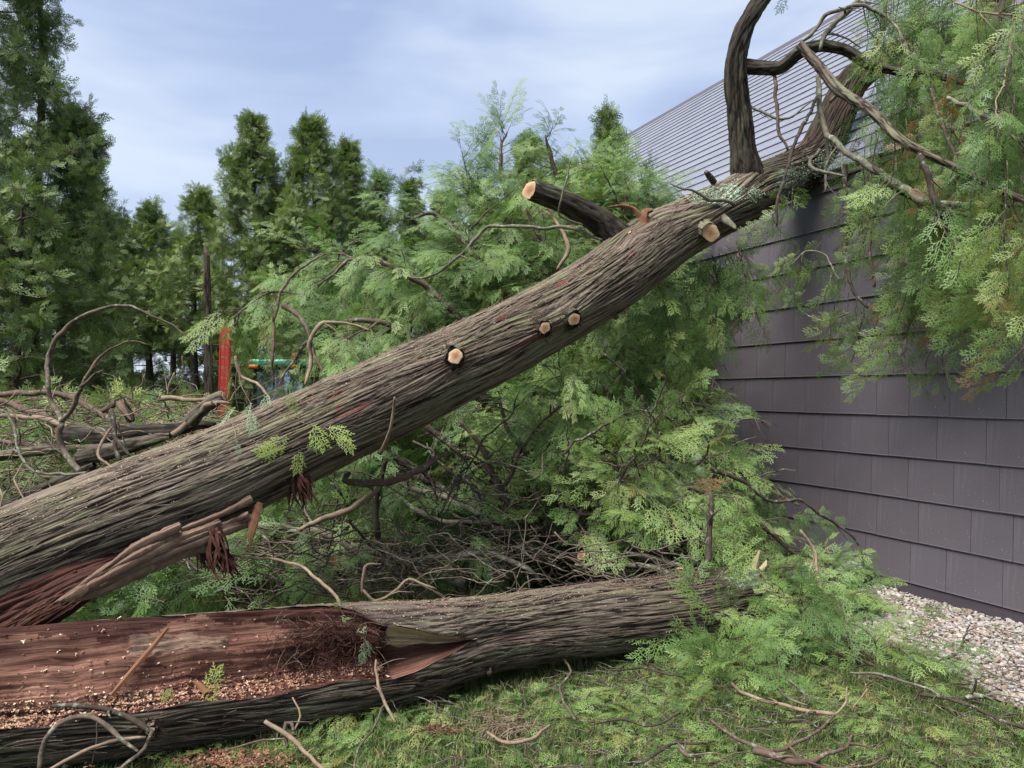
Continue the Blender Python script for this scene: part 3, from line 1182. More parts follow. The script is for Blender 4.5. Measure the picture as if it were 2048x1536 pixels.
def stub(parent, info, s, th, r, ln, tilt=(0, 0, 0), mat=None, seed=0, shag=True, face_r=None):
    """Sawn branch stub on a stem, with its shaggy bark collar and cut face."""
    c, d, t = at_s(info, s, th, -.04)
    d = (d + Vector(tilt)).normalized()
    tip = c + d * (ln + .04)
    fr = face_r or r * .82
    o, inf = bark_tube('branch_stub', [c - d * .03, c + d * (ln * .35), tip], [r * 1.9, r * 1.42, fr * 1.22], mat or M['bark_dark'], parent, nt=56, ds=.008,
                       cell=.03, amp=.016, along=.12, twist=0, lump=.17, seed=seed)
    cut_face(o, tip - d * .004, d, fr * 1.04, seed=seed)
    if shag:
        mb = MB(); rg = random.Random(seed)
        a = d.orthogonal().normalized(); b = d.cross(a)
        for i in range(150):
            an = rg.uniform(0, 6.28)
            rd = a * math.cos(an) + b * math.sin(an)
            p0 = c + d * rg.uniform(.02, ln * .8 + .03) + rd * r * rg.uniform(1.1, 1.75)
            p1 = p0 + rd * rg.uniform(.004, .022) + (d * rg.uniform(-.3, 1) + t * rg.uniform(-1, 1)) * rg.uniform(.006, .024)
            mb.tube([p0, (p0 + p1) / 2 + rd * .004, p1], [.0022, .0016, .0006], 3, n=3)
        f = mb.build('bark_fibres', M['red_rot'], o)
        f['kind'] = 'stuff'
    return o


# ---------------------------------------------------------------- the leaning fallen trunk
def D1(px):
    return 1.0 / (.278 - .0000809 * px)


lean_px = [(-640, 1400, 190), (-330, 1285, 200), (-150, 1205, 205), (0, 1130, 204), (200, 1045, 196), (400, 968, 194), (600, 878, 180), (800, 783, 166), (950, 712, 152),
           (1100, 633, 138), (1230, 553, 134), (1330, 480, 122), (1420, 430, 104), (1500, 392, 98), (1570, 354, 92), (1630, 315, 84)]
pts = [P(x, y, D1(x)) for x, y, w in lean_px]
rad = [RW(w, D1(x)) * .97 for x, y, w in lean_px]
for x, y, w, d in ((1668, 240, 72, 6.95), (1705, 165, 60, 7.05), (1770, 118, 52, 7.1), (1850, 95, 46, 7.0), (1930, 60, 44, 6.8), (2010, -30, 40, 6.6), (2060, -120, 34, 6.5)):
    pts.append(P(x, y, d)); rad.append(RW(w, d))
leaning = empty('fallen_cedar', pts[3], 'thick ridged cedar trunk fallen across the picture, leaning on the roof edge', 'fallen tree')
_, dry = bark_tube('dry', pts, rad, M['bark'], leaning, nt=8, ds=.02)
bpy.data.objects.remove(_)


def find(info, px, py):
    """(s, th) of the visible surface point at photograph pixel."""
    i0 = 0
    q, r = info['q'], info['r']
    ax = 1024 + F * q[:, 0] / q[:, 1]
    ay = 785 - F * (q[:, 2] - EYE) / q[:, 1]
    ax[q[:, 1] < .3] = 1e6
    tx, ty = np.gradient(ax), np.gradient(ay)
    ln = np.hypot(tx, ty) + 1e-6
    along_ = np.abs((px - ax) * tx / ln + (py - ay) * ty / ln) + .02 * np.hypot(px - ax, py - ay)
    i = int(np.argmin(along_))
    off = (-(px - ax[i]) * ty[i] + (py - ay[i]) * tx[i]) / ln[i]       # + = below the axis
    k = np.clip(off / (r[i] * F / q[i, 1]), -.97, .97)
    th = -math.asin(k)
    # correct for the view direction in the (e1, e2) plane
    view = q[i] - np.array([0, 0, EYE])
    vy = -view / np.linalg.norm(view)
    base = math.atan2(vy @ info['e2'][i], vy @ info['e1'][i])
    return info['L'] * i / (info['n'] - 1), base + th


K = {}
for nm, px, py, kr, kh in (('a', 877, 732, .085, .030), ('b', 1046, 675, .075, .028), ('c', 1108, 655, .080, .030), ('d', 1238, 490, .06, .018),
                           ('limb', 1230, 470, .13, .04), ('spl', 1295, 442, .08, .02), ('big', 1395, 452, .12, .03), ('up', 1494, 352, .16, .05)):
    s_, th_ = find(dry, px, py)
    K[nm] = (s_, th_, kr, kh)
scars = []
for px, py, kl, kw in ((655, 800, .07, .030), (706, 782, .04, .02), (1100, 585, .06, .025), (975, 650, .05, .015), (1235, 530, .03, .02), (690, 830, .10, .02), (1040, 690, .22, .02), (660, 830, .03, .02)):
    s_, th_ = find(dry, px, py); scars.append((s_, th_, kl, kw))
lich = []
for px, py, kl, kw in ((1415, 402, .20, .11), (1380, 408, .12, .07), (1560, 372, .28, .10), (1620, 345, .16, .08), (1470, 405, .08, .04)):
    s_, th_ = find(dry, px, py); lich.append((s_, th_, kl, kw))
trunk, LT = bark_tube('trunk', pts, rad, M['bark'], leaning, nt=480, ds=.0135, cell=.028, amp=.021, along=.75, twist=.10, knots=list(K.values()),
                      lichen=lich, scars=scars, lump=.022, seed=2, damp=(px_s(dry, 1545), .35))

# knots and sawn stubs
sm_ = K['a']; stub(leaning, LT, sm_[0], sm_[1], .062, .050, seed=1)
sm_ = K['b']; stub(leaning, LT, sm_[0], sm_[1], .052, .060, seed=2)
sm_ = K['c']; stub(leaning, LT, sm_[0], sm_[1], .056, .075, (-.1, -.2, 0), seed=3)
sm_ = K['d']; stub(leaning, LT, sm_[0], sm_[1], .030, .035, (-.2, 0, .2), seed=4)


def limb(parent, name, pl, mat, nt=60, cell=.04, amp=.010, seed=0, along=.3, ds=.014, lichen=()):
    pts_ = [P(x, y, d) for x, y, d, w in pl]
    rd_ = [RW(w, d) for x, y, d, w in pl]
    return bark_tube(name, pts_, rd_, mat, parent, nt=nt, ds=ds, cell=cell, amp=amp, along=along, twist=.6, seed=seed, lump=.07, lichen=lichen)


# sawn limb pointing up and left
o, inf = limb(leaning, 'branch', [(1262, 505, 5.72, 80), (1228, 468, 5.65, 62), (1190, 437, 5.6, 50), (1130, 405, 5.5, 44), (1085, 388, 5.42, 40), (1062, 380, 5.38, 38)], M['bark_dark'], seed=4, amp=.014)
cut_face(o, P(1061, 379.5, 5.375), (P(1061, 380, 5.375) - P(1120, 400, 5.60)).normalized() + Vector((.1, -.28, 0)), RW(37, 5.38), squash=.95, seed=2)
# big stub sawn facing the viewer
s_, th_ = K['big'][:2]
o, inf = limb(leaning, 'branch', [(1372, 430, 6.1, 50), (1385, 442, 5.95, 42), (1405, 456, 5.80, 38), (1420, 464, 5.68, 36)], M['bark'], seed=6, amp=.010)
cut_face(o, P(1421, 465, 5.675), P(1421, 465, 5.0) - P(1405, 455, 5.8), RW(35, 5.68), squash=1.0, seed=5)
# thin broken end beside it, and short pegs
for pl, mt in (([(1435, 425, 5.95, 16), (1450, 440, 5.85, 18), (1466, 452, 5.78, 12), (1472, 458, 5.75, 4)], M['twig_lichen']),
               ([(1428, 365, 6.1, 14), (1418, 352, 6.05, 12), (1412, 344, 6.0, 9)], M['twig_dark']),
               ([(760, 905, 4.4, 12), (768, 893, 4.35, 9), (780, 860, 4.2, 6), (787, 820, 4.15, 6), (789, 795, 4.1, 4)], M['twig_tan'])):
    mb = MB()
    mb.tube([P(x, y, d) for x, y, d, w in pl], [RW(w, d) for x, y, d, w in pl], 8, .02, .12, 3)
    mb.build('branch', mt, leaning)

# splintered snag
mb = MB(); rg = random.Random(8)


def blade3(mb, p, w, th, seed=0, nrm=None, n=22, uvscale=1):
    """Torn wooden strip following points p with half widths w; uneven thick blade."""
    q, ww, L = catmull(p, w, n)
    t = np.gradient(q, axis=0); t /= np.linalg.norm(t, axis=1)[:, None]
    nr = np.array(nrm if nrm is not None else (0, -1, 0), float)
    V = []
    for i in range(n):
        sd = np.cross(t[i], nr); sd /= np.linalg.norm(sd) + 1e-9
        up = np.cross(sd, t[i])
        j1 = 1 + .35 * float(perlin(i * .41 + seed, 1.3, seed)); j2 = 1 + .35 * float(perlin(i * .53, seed + 4.1, 2))
        tk = th * (.25 + .75 * ww[i] / max(w))
        V += [q[i] + sd * ww[i] * j1, q[i] + up * tk + sd * ww[i] * .3 * j2, q[i] + up * tk * .8 - sd * ww[i] * .45, q[i] - sd * ww[i] * j2, q[i] - up * tk * .7]
    Fc = []
    for i in range(n - 1):
        for k in range(5):
            a, b = i * 5 + k, i * 5 + (k + 1) % 5
            Fc.append((a, b, b + 5, a + 5))
    Fc += [tuple(range(4, -1, -1)), tuple((n - 1) * 5 + k for k in range(5))]
    mb.add(V, Fc)


def build_uv(mb, name, mat, parent, axis):
    """Build with UV: u across, v along the given axis (for wood grain)."""
    o = mb.build(name, mat, parent, smooth=True)
    me = o.data
    ax = Vector(axis).normalized()
    s1 = ax.orthogonal().normalized(); s2 = ax.cross(s1)
    uvl = me.uv_layers.new(name='UVMap')
    co = np.array([v.co[:] for v in me.vertices])
    u = co @ np.array(s1) + .7 * (co @ np.array(s2)); v = co @ np.array(ax)
    li = np.array([l.vertex_index for l in me.loops])
    uvl.data.foreach_set('uv', np.stack([u[li], v[li]], 1).astype(np.float32).ravel())
    try:
        me.set_sharp_from_angle(angle=R(40))
    except Exception:
        pass
    return o


mb = MB()
d_ = 5.62
blade3(mb, [P(1290, 455, d_), P(1288, 436, d_), P(1293, 424, d_), P(1306, 420, d_ - .02)], [RW(26, d_), RW(24, d_), RW(16, d_), RW(6, d_)], .03, 1)
blade3(mb, [P(1290, 446, d_), P(1278, 428, d_), P(1262, 416, d_), P(1240, 412, d_ - .05), P(1212, 415, d_ - .1)], [RW(18, d_), RW(13, d_), RW(9, d_), RW(7, d_), RW(2, d_)], .02, 2)
blade3(mb, [P(1262, 416, d_), P(1252, 409, d_), P(1240, 407, d_)], [RW(7, d_), RW(5, d_), RW(2, d_)], .01, 3)
build_uv(mb, 'splintered_snag', M['splinter'], leaning, (P(1290, 450, d_) - P(1240, 412, d_)))

# torn wood along the underside, lower left
mb = MB(); rg = random.Random(12)
fl = [(500, 1028, 3.98), (440, 1052, 3.88), (360, 1082, 3.74), (280, 1118, 3.60), (200, 1162, 3.47), (150, 1188, 3.40), (112, 1208, 3.35)]
for k in range(15):
    off = (k - 7) * 6; i0 = rg.choice((0, 0, 1, 2)); i1 = 7 - (0 if abs(k - 6) < 2 else rg.choice((1, 2, 2, 3)))
    seg = fl[i0:i1]
    pp = [P(x + rg.uniform(-4, 4), y + off * (1 - .75 * (i0 + j) / 6) + rg.uniform(-3, 3), d + rg.uniform(-.035, .035) - .02) for j, (x, y, d) in enumerate(seg)]
    ww = [.022 * rg.uniform(.6, 1.3) * (1 if j < len(seg) - 1 else .12) for j in range(len(seg))]
    blade3(mb, pp, ww, .014, k * 3.1, n=46)
build_uv(mb, 'torn_bark_flap', M['heart_pale'], leaning, P(100, 1208, 3.34) - P(500, 1030, 3.98))
mb = MB(); rg = random.Random(13)
fl = [(330, 1100, 3.75), (240, 1132, 3.62), (150, 1176, 3.5), (60, 1226, 3.42), (-20, 1266, 3.35), (-160, 1330, 3.25)]
for k in range(22):
    off = (k - 11) * 6.0; i0 = rg.choice((0, 1, 1, 2)); seg = fl[i0:]
    pp = [P(x + rg.uniform(-4, 4), y + off * (.25 + .2 * (i0 + j)) + rg.uniform(-3, 3), d + .05 * abs(k - 11) / 11 + rg.uniform(-.03, .03)) for j, (x, y, d) in enumerate(seg)]
    ww = [.020 * rg.uniform(.6, 1.3) * (.3 if j == 0 else 1) for j in range(len(seg))]
    blade3(mb, pp, ww, .013, k * 2.3 + 40, n=44)
build_uv(mb, 'torn_heartwood', M['red_rot'], leaning, P(-20, 1268, 3.35) - P(330, 1100, 3.75))
mb = MB(); rg = random.Random(14)
for i in range(150):
    f_ = rg.random()
    p0 = P(20 + f_ * 240, 1265 - f_ * 125 + rg.uniform(-30, 10), 3.42 + f_ * .22 - rg.uniform(.02, .12))
    dv = (P(0, 1265, 3.35) - P(300, 1110, 3.7)).normalized() * rg.uniform(.05, .22) + Vector((rg.uniform(-.02, .02), rg.uniform(-.02, .02), rg.uniform(-.04, .01)))
    mb.tube([p0, p0 + dv * .5 + Vector((0, 0, rg.uniform(-.006, .01))), p0 + dv], [.0028, .002, .0008], 3, n=4)
mb.build('wood_fibres', M['heart'], leaning)['kind'] = 'stuff'
mb = MB()
blade3(mb, [P(520, 1005, 3.98), P(508, 1040, 3.95), P(502, 1070, 3.93), P(500, 1098, 3.92)], [RW(14, 4), RW(20, 4), RW(13, 4), RW(2, 4)], .014, 3)
blade3(mb, [P(512, 1010, 3.97), P(514, 1040, 3.95), P(507, 1066, 3.93), P(504, 1084, 3.92)], [RW(10, 4), RW(9, 4), RW(6, 4), RW(1, 4)], .01, 9)
build_uv(mb, 'hanging_splinter', M['splinter'], leaning, (0, 0, 1))
mb = MB(); rg = random.Random(15)
for cx, cy, dd, w_, l_ in ((408, 1100, 3.85, 40, 80), (440, 1135, 3.85, 26, 50), (600, 985, 4.15, 22, 55)):
    for i in range(46):
        x = cx + rg.uniform(-w_, w_) * .7; y = cy - l_ * .5 + rg.uniform(-14, 10)
        p0 = P(x, y, dd + rg.uniform(-.06, .06))
        p1 = P(x + rg.uniform(-16, 34), y + l_ * rg.uniform(.5, 1.1), dd + rg.uniform(-.1, .1))
        mid = (p0 + p1) / 2 + Vector((rg.uniform(-.02, .02), rg.uniform(-.02, .02), 0))
        blade3(mb, [p0, mid, p1], [rg.uniform(.004, .012), rg.uniform(.004, .010), .001], .003, i, n=6)
o = build_uv(mb, 'hanging_bark_fibre', M['red_rot'], leaning, (0, 0, 1)); o['kind'] = 'stuff'

# tall curved limb
limb_up, inf_up = limb(leaning, 'branch', [(1500, 395, 6.35, 96), (1496, 350, 6.3, 66), (1487, 300, 6.25, 50), (1480, 230, 6.2, 45), (1472, 165, 6.15, 43), (1474, 110, 6.1, 40), (1488, 60, 6.05, 37), (1515, 10, 6.0, 34), (1560, -45, 5.95, 29), (1620, -100, 5.9, 19)],
               M['bark_dark'], nt=110, cell=.045, amp=.020, seed=3, ds=.012)


def branch(parent, pl, mat, sides=9, step=.03, rough=.26, jitter=.022, seed=0, name='branch', side=0, side_len=.25, side_mat=None):
    """Branch given as (px, py, depth, width px); optional bare side twigs in the same mesh."""
    if parent is leaning:
        pl = [(x, y, d - .42 * min(1, max(0, (x - 1650) / 150)) * min(1, max(0, (y - 120) / 120)), w) for x, y, d, w in pl]
        pl = [(x, y, d, w * .84) for x, y, d, w in pl]
        if max(p_[3] for p_ in pl) >= 17:
            o, inf = limb(parent, name, pl, M['bark_dark'] if mat is M['bark_dark'] or mat is M['twig_dark'] else M['bark_log'], nt=44, cell=.028, amp=.009, seed=seed, along=.16)
            return o, inf['q'][::4]
    mb = MB()
    pts_ = [P(x, y, d) for x, y, d, w in pl]
    rd = [RW(w, d) for x, y, d, w in pl]
    q = mb.tube(pts_, rd, sides, step, rough, seed, jitter=jitter)
    rg = random.Random(seed * 7 + 3)
    for i in range(side):
        k = rg.randrange(int(len(q) * .15), len(q) - 1)
        t = Vector(q[k + 1] - q[k]).normalized()
        dv = (t + Vector((rg.uniform(-1, 1), rg.uniform(-.6, .6), rg.uniform(-1, .7)))).normalized()
        l = side_len * rg.uniform(.4, 1.2)
        p0 = Vector(q[k]); r0 = max(.002, RW(pl[-1][3], pl[-1][2]) * .7)
        mb.tube([p0, p0 + dv * l * .5 + Vector((0, 0, -.02)), p0 + dv * l + Vector((rg.uniform(-.05, .05), 0, -l * .35))], [r0, r0 * .7, r0 * .3], 5, .03, .1, i, jitter=.015)
    return mb.build(name, mat, parent), q


DRIP = []          # (world path) twigs that carry hanging foliage
B = []
for pl, mat, sd, sl in (
    ([(1482, 132, 6.15, 34), (1520, 136, 6.1, 32), (1562, 134, 6.0, 30), (1598, 105, 5.9, 30), (1640, 92, 5.85, 28), (1690, 100, 5.8, 26), (1738, 128, 5.75, 24), (1800, 142, 5.7, 20), (1870, 150, 5.5, 16), (1960, 175, 5.4, 12), (2070, 210, 5.3, 10)], 'bark_dark', 6, .22),
    ([(1600, 90, 5.6, 22), (1640, 135, 5.5, 24), (1672, 175, 5.4, 24), (1700, 195, 5.35, 24), (1742, 222, 5.3, 21), (1795, 275, 5.2, 19), (1840, 302, 5.1, 18), (1900, 330, 5.0, 16), (1970, 365, 4.9, 15), (2048, 402, 4.8, 14), (2130, 440, 4.7, 12)], 'twig_red', 5, .3),
    ([(1840, 302, 5.1, 15), (1852, 340, 5.05, 14), (1868, 390, 5.0, 16), (1900, 440, 4.95, 13), (1922, 500, 4.9, 8)], 'twig_dark', 5, .2),
    ([(1636, 150, 6.2, 12), (1640, 215, 6.1, 12), (1650, 260, 6.0, 13), (1690, 305, 5.85, 14), (1745, 335, 5.7, 16), (1800, 375, 5.5, 20), (1850, 400, 5.3, 20), (1920, 412, 5.1, 15), (2048, 410, 4.9, 11), (2120, 412, 4.8, 10)], 'twig_lichen', 7, .3),
    ([(1690, 330, 5.9, 14), (1692, 400, 5.85, 12), (1698, 440, 5.8, 11), (1690, 495, 5.8, 10), (1694, 540, 5.75, 9), (1715, 590, 5.7, 8), (1736, 618, 5.7, 5)], 'twig_dark', 9, .2),
    ([(1638, 170, 6.2, 14), (1642, 230, 6.15, 13), (1656, 280, 6.1, 10), (1652, 340, 6.05, 8), (1648, 385, 6.0, 5)], 'twig_lichen', 5, .15),
    ([(1549, 145, 6.05, 9), (1552, 210, 6.0, 9), (1558, 260, 5.98, 8), (1576, 300, 5.95, 6)], 'twig_red', 0, .1),
    ([(1636, 190, 6.1, 8), (1618, 225, 6.0, 8), (1598, 270, 5.9, 9), (1580, 310, 5.85, 9), (1568, 360, 5.8, 9), (1556, 410, 5.75, 8), (1553, 450, 5.75, 5)], 'twig_dark', 2, .12),
    ([(1490, 205, 6.2, 7), (1530, 228, 6.1, 7), (1565, 236, 6.05, 6), (1600, 222, 6.0, 4), (1640, 190, 6.0, 3)], 'twig_lichen', 3, .1),
    ([(1640, 100, 5.8, 8), (1655, 62, 5.8, 14), (1690, 25, 5.8, 14), (1730, -10, 5.8, 12), (1780, -60, 5.8, 10)], 'twig_lichen', 6, .25),
    ([(1600, 84, 5.85, 7), (1625, 68, 5.8, 8), (1650, 30, 5.75, 9), (1690, 14, 5.7, 9), (1740, 16, 5.7, 9), (1790, 45, 5.6, 8), (1820, 110, 5.5, 5)], 'twig_lichen', 6, .2),
    ([(1700, 195, 6.6, 10), (1735, 150, 6.4, 10), (1790, 100, 6.2, 10), (1850, 50, 6, 9), (1900, 0, 6, 8)], 'twig_dark', 6, .3),
    ([(1660, 205, 6.5, 8), (1700, 160, 6.3, 8), (1740, 110, 6.2, 8), (1765, 60, 6.1, 7), (1770, -10, 6.0, 6)], 'twig_lichen', 5, .2),
    ([(1895, 195, 5.2, 9), (1930, 210, 5.1, 11), (1975, 240, 5.0, 10), (2048, 282, 4.9, 8)], 'twig_lichen', 6, .2),
    ([(1975, 110, 5.2, 24), (1985, 70, 5.25, 26), (2000, 30, 5.3, 27), (2022, -20, 5.3, 28)], 'bark_dark', 0, .2),
    ([(1910, 5, 5.0, 5), (1960, 22, 4.9, 6), (2010, 30, 4.8, 5), (2060, 38, 4.7, 4)], 'twig_tan', 3, .2),
    ([(2048, 10, 4.8, 5), (2025, 60, 4.8, 5), (2012, 150, 4.75, 5), (2002, 180, 4.7, 4), (1990, 260, 4.7, 3)], 'twig_tan', 2, .2),
    ([(1850, 145, 5.6, 6), (1905, 300, 5.3, 9), (1920, 340, 5.2, 8), (1908, 370, 5.2, 5)], 'twig_dark', 4, .1),
    ([(1730, 410, 5.8, 9), (1738, 450, 5.8, 9), (1741, 520, 5.8, 8), (1745, 575, 5.8, 7)], 'twig_red', 2, .1),
    ([(1745, 335, 5.7, 14), (1790, 372, 5.55, 22), (1845, 400, 5.4, 22), (1880, 430, 5.3, 18), (1930, 470, 5.2, 12), (1990, 500, 5.1, 8)], 'twig_dark', 7, .25),
    ([(1930, 412, 5.1, 7), (1950, 440, 5.05, 7), (1990, 475, 5.0, 6), (2040, 500, 4.95, 4)], 'twig', 4, .15),
    ([(1470, 412, 5.9, 9), (1455, 400, 5.85, 10), (1420, 398, 5.8, 9), (1390, 385, 5.75, 7), (1342, 368, 5.7, 3)], 'twig_lichen', 3, .1),
    ([(1640, 300, 6.1, 9), (1620, 322, 5.95, 9), (1640, 342, 5.85, 9), (1690, 350, 5.8, 5)], 'twig_lichen', 3, .1),
    ([(1565, 560, 6.0, 0.5), (1600, 620, 5.9, 3), (1640, 640, 5.8, 4), (1700, 625, 5.7, 4)], 'twig_lichen', 0, .1),
    ([(1680, 560, 5.75, 4), (1650, 512, 5.75, 5), (1605, 508, 5.8, 5), (1580, 530, 5.8, 3)], 'twig_lichen', 3, .12),
):
    o, q = branch(leaning, pl, M[mat], seed=len(B) + 1, side=sd, side_len=sl, sides=10 if pl[1][3] > 15 else 6)
    B.append((q, pl))


def bark_strips(info, n, s0, s1, thm, ths, parent, seed, skip=None):
    """Loose fibrous strips of bark lifting off the stem."""
    rg = random.Random(seed); mb = MB()
    for i in range(n):
        s = rg.uniform(s0, s1); th = thm + rg.gauss(0, ths)
        if skip and skip(s, th): continue
        l = rg.uniform(.05, .26); w = rg.uniform(.0016, .0045); tw_ = rg.uniform(-.10, .10)
        V = []; m = 6
        la, lb = rg.uniform(0, .018) * (rg.random() < .6), rg.uniform(.002, .022)
        for k in range(m + 1):
            f = k / m
            c, d, t = at_s(info, min(info['L'] - .02, s + l * f), th + tw_ * f, .006 + la * (1 - f) ** 3 + lb * f ** 3)
            sd = t.cross(d).normalized(); ww = w * (1 - .75 * abs(2 * f - 1) ** 3)
            V += [c - sd * ww, c + d * .002, c + sd * ww]
        mb.add(V, [q for k in range(m) for q in ((k * 3, k * 3 + 1, k * 3 + 4, k * 3 + 3), (k * 3 + 1, k * 3 + 2, k * 3 + 5, k * 3 + 4))])
    o = mb.build('bark_strips', M['strip'], parent); o['kind'] = 'stuff'


bark_strips(LT, 1500, px_s(dry, -60), px_s(dry, 1600), R(30), R(45), leaning, 5)

cut_face(leaning, Vector(LT['q'][0]), -Vector(LT['t'][0]), float(LT['r'][0]) * .98, M['heart'], 'broken_end', 1.0, 4)


# ---------------------------------------------------------------- growing foliage on branches
def in_window(p):
    if p[1] < .6 or p[1] > 13: return False
    px = 1024 + F * p[0] / p[1]; py = 785 - F * (p[2] - EYE) / p[1]
    return 455 < px < 640 and 660 < py < 830 or 415 < px < 480 and 695 < py < 840


def stripped(p):
    """the low tangle where most boughs have lost their sprays"""
    px = 1024 + F * p[0] / max(p[1], .5); py = 785 - F * (p[2] - EYE) / max(p[1], .5)
    return 420 < px < 1130 and float(np.interp(px, [420, 800, 1130], [1040, 920, 840])) < py < 1200


def over_wall(p):
    """right of the line where the foliage ends and the bare wall begins"""
    if p[1] < 4.4: return False
    px = 1024 + F * p[0] / p[1]; py = 785 - F * (p[2] - EYE) / p[1]
    if py < 430: return False
    return px > float(np.interp(py, [430, 560, 640, 700, 770, 800, 880, 930, 1000, 1100, 1200], [1330, 1420, 1370, 1340, 1350, 1400, 1420, 1470, 1580, 1720, 1790]))


def grow(q, rg, items, mb_tw, n_sec=24, t0=.15, sec=.5, droop=.35, size=1.0, tint=.45, tvar=.12, step=.06, spread=1.0, flat=None, big=.5, up=0.0, wall=True, bare=.1):
    """Side shoots with sprays along the path q (n x 3)."""
    n = len(q)
    for i in range(n_sec):
        k = int(n * (t0 + (1 - t0) * (i + rg.random()) / n_sec)); k = min(k, n - 2)
        t = Vector(q[k + 1] - q[k]).normalized()
        rv = Vector((rg.gauss(0, 1), rg.gauss(0, 1), rg.gauss(0, .8)))
        rv -= t * rv.dot(t); rv.normalize()
        if flat is not None:
            rv = (rv + Vector(flat) * 1.2).normalized()
        d0 = (t * rg.uniform(.35, .9) + rv * spread).normalized()
        l = sec * rg.uniform(.45, 1.15) * (1.15 - .6 * k / n)
        p = Vector(q[k]); path = [p.copy()]
        m = max(3, int(l / step))
        d = d0.copy()
        for j in range(m):
            d = (d + Vector((rg.uniform(-.16, .16), rg.uniform(-.16, .16), rg.uniform(-.12, .12) - droop * .35 + up * .3))).normalized()
            p = p + d * (l / m)
            path.append(p.copy())
        mb_tw.tube(path, [.0045] + [.0032] * (m - 1) + [.001], 4, n=m + 1)
        tt = tint + rg.uniform(-tvar, tvar)
        isbare = rg.random() < bare
        for j in range(1, m + 1):
            if isbare and j < m - 1: continue
            td = (path[j] - path[j - 1]).normalized()
            sdv = td.cross(Vector((rg.uniform(-.4, .4), rg.uniform(-.4, .4), 1))).normalized() * (1 if j % 2 else -1)
            dd = (td * 1.0 + sdv * rg.uniform(.3, .9) + Vector((0, 0, -droop * rg.uniform(.1, 1.0) + up))).normalized() if j < m else td
            pz = path[j]
            if in_window(pz) or over_wall(pz) or (stripped(pz) and rg.random() < .5): continue
            if wall and (pz.x * WN[0] + pz.y * WN[1]) > WD - .10 and pz.z < EAVE: continue
            if pz.z < .02: pz = Vector((pz.x, pz.y, .02))
            items.append(spray_item(pz, dd, rg, size, min(1, max(0, tt + rg.uniform(-.05, .05))), big))


def finish_foliage(parent, items, mb_tw, twmat=None, n_parts=0):
    """The n_parts sprays showing largest become parts, the rest one stuff part."""
    if mb_tw is not None and mb_tw.n:
        o = mb_tw.build('twigs', twmat or M['twig'], parent, smooth=True); o['kind'] = 'stuff'
    if n_parts:
        items = sorted(items, key=lambda c: (not in_view(c[0]), c[0][1] / (c[2] * (1.8 if c[3] > 2 else 1))))
        for c in items[:n_parts]:
            o = bpy.data.objects.new('leaf_spray', SPRAYS[c[3]])
            COL.objects.link(o)
            place(o, Vector(c[0]), parent)
            o.rotation_euler = c[1]
            o.scale = (c[2],) * 3
            o['tint'] = float(c[4])
        items = items[n_parts:]
    if items:
        scatter('foliage', C_SPRAY, items, parent)


# hanging foliage of the leaning cedar, right side
rg = random.Random(21)
items = []; tw = MB()
for q, pl in B:
    x0 = pl[-1][0]
    if pl[-1][0] > 1800 and pl[1][3] < 24:
        grow(q, rg, items, tw, 9, .45, .34, .9, .75, .50, .14)
tops = [(1720, 0), (1760, 60), (1820, 20), (1700, 300), (1660, 420), (1700, 560)]


def y_low(x):
    return float(np.interp(x, [1640, 1700, 1760, 1800, 1850, 1900, 1935, 1960, 2000, 2048, 2100], [560, 625, 675, 715, 735, 745, 715, 560, 585, 690, 700]))


def x_left(y):
    return float(np.interp(y, [-60, 0, 60, 150, 250, 330, 420, 520, 600, 700], [1745, 1740, 1755, 1765, 1745, 1735, 1740, 1760, 1720, 1740]))


for i in range(215):
    x = rg.uniform(1650, 2110); y = rg.uniform(-70, 560)
    if x < x_left(y) + rg.uniform(-20, 35): continue
    if 430 < y < 640 and 1640 < x < 1760 and rg.random() < .6: continue
    wd = wall_d(x) if y > 230 else wall_d(x) + .5
    d = wd - rg.uniform(.14, .75) if rg.random() < .8 else wd - rg.uniform(.75, 1.3)
    ln = rg.uniform(.22, .62)
    ylim = y_low(x)
    lpx = ln * F / d
    if y + lpx > ylim: ln = max(.06, (ylim - y) * d / F)
    if y + ln * F / d > ylim + 10: continue
    p0 = P(x, y, d)
    m = max(3, int(ln / .07))
    sway = rg.uniform(-.5, .15)
    path = []
    for j in range(m + 1):
        f_ = j / m
        path.append(p0 + Vector((sway * ln * f_ * f_ * .5 + rg.uniform(-.01, .01) + (1 - f_) * .02, rg.uniform(-.012, .012), -ln * f_ + .12 * ln * (1 - f_) ** 2)))
    tw.tube(path, [.005, .004, .0015] if len(path) < 4 else [.0055] + [.0038] * (len(path) - 2) + [.0012], 4, n=m + 1)
    tt = rg.choice((.30, .45, .55, .62, .50, .76)) + rg.uniform(-.05, .05)
    if x > 1985 and y > 350: tt = .72
    for j in range(m + 1):
        sd_ = Vector((rg.choice((-1, 1)) * rg.uniform(.2, .8), rg.uniform(-.5, .3), -.75))
        items.append(spray_item(path[j], sd_, rg, .62 if j < m else .7, tt, .5, .8, zdir=(rg.uniform(-.5, .5), -1, rg.uniform(-.3, .6))))
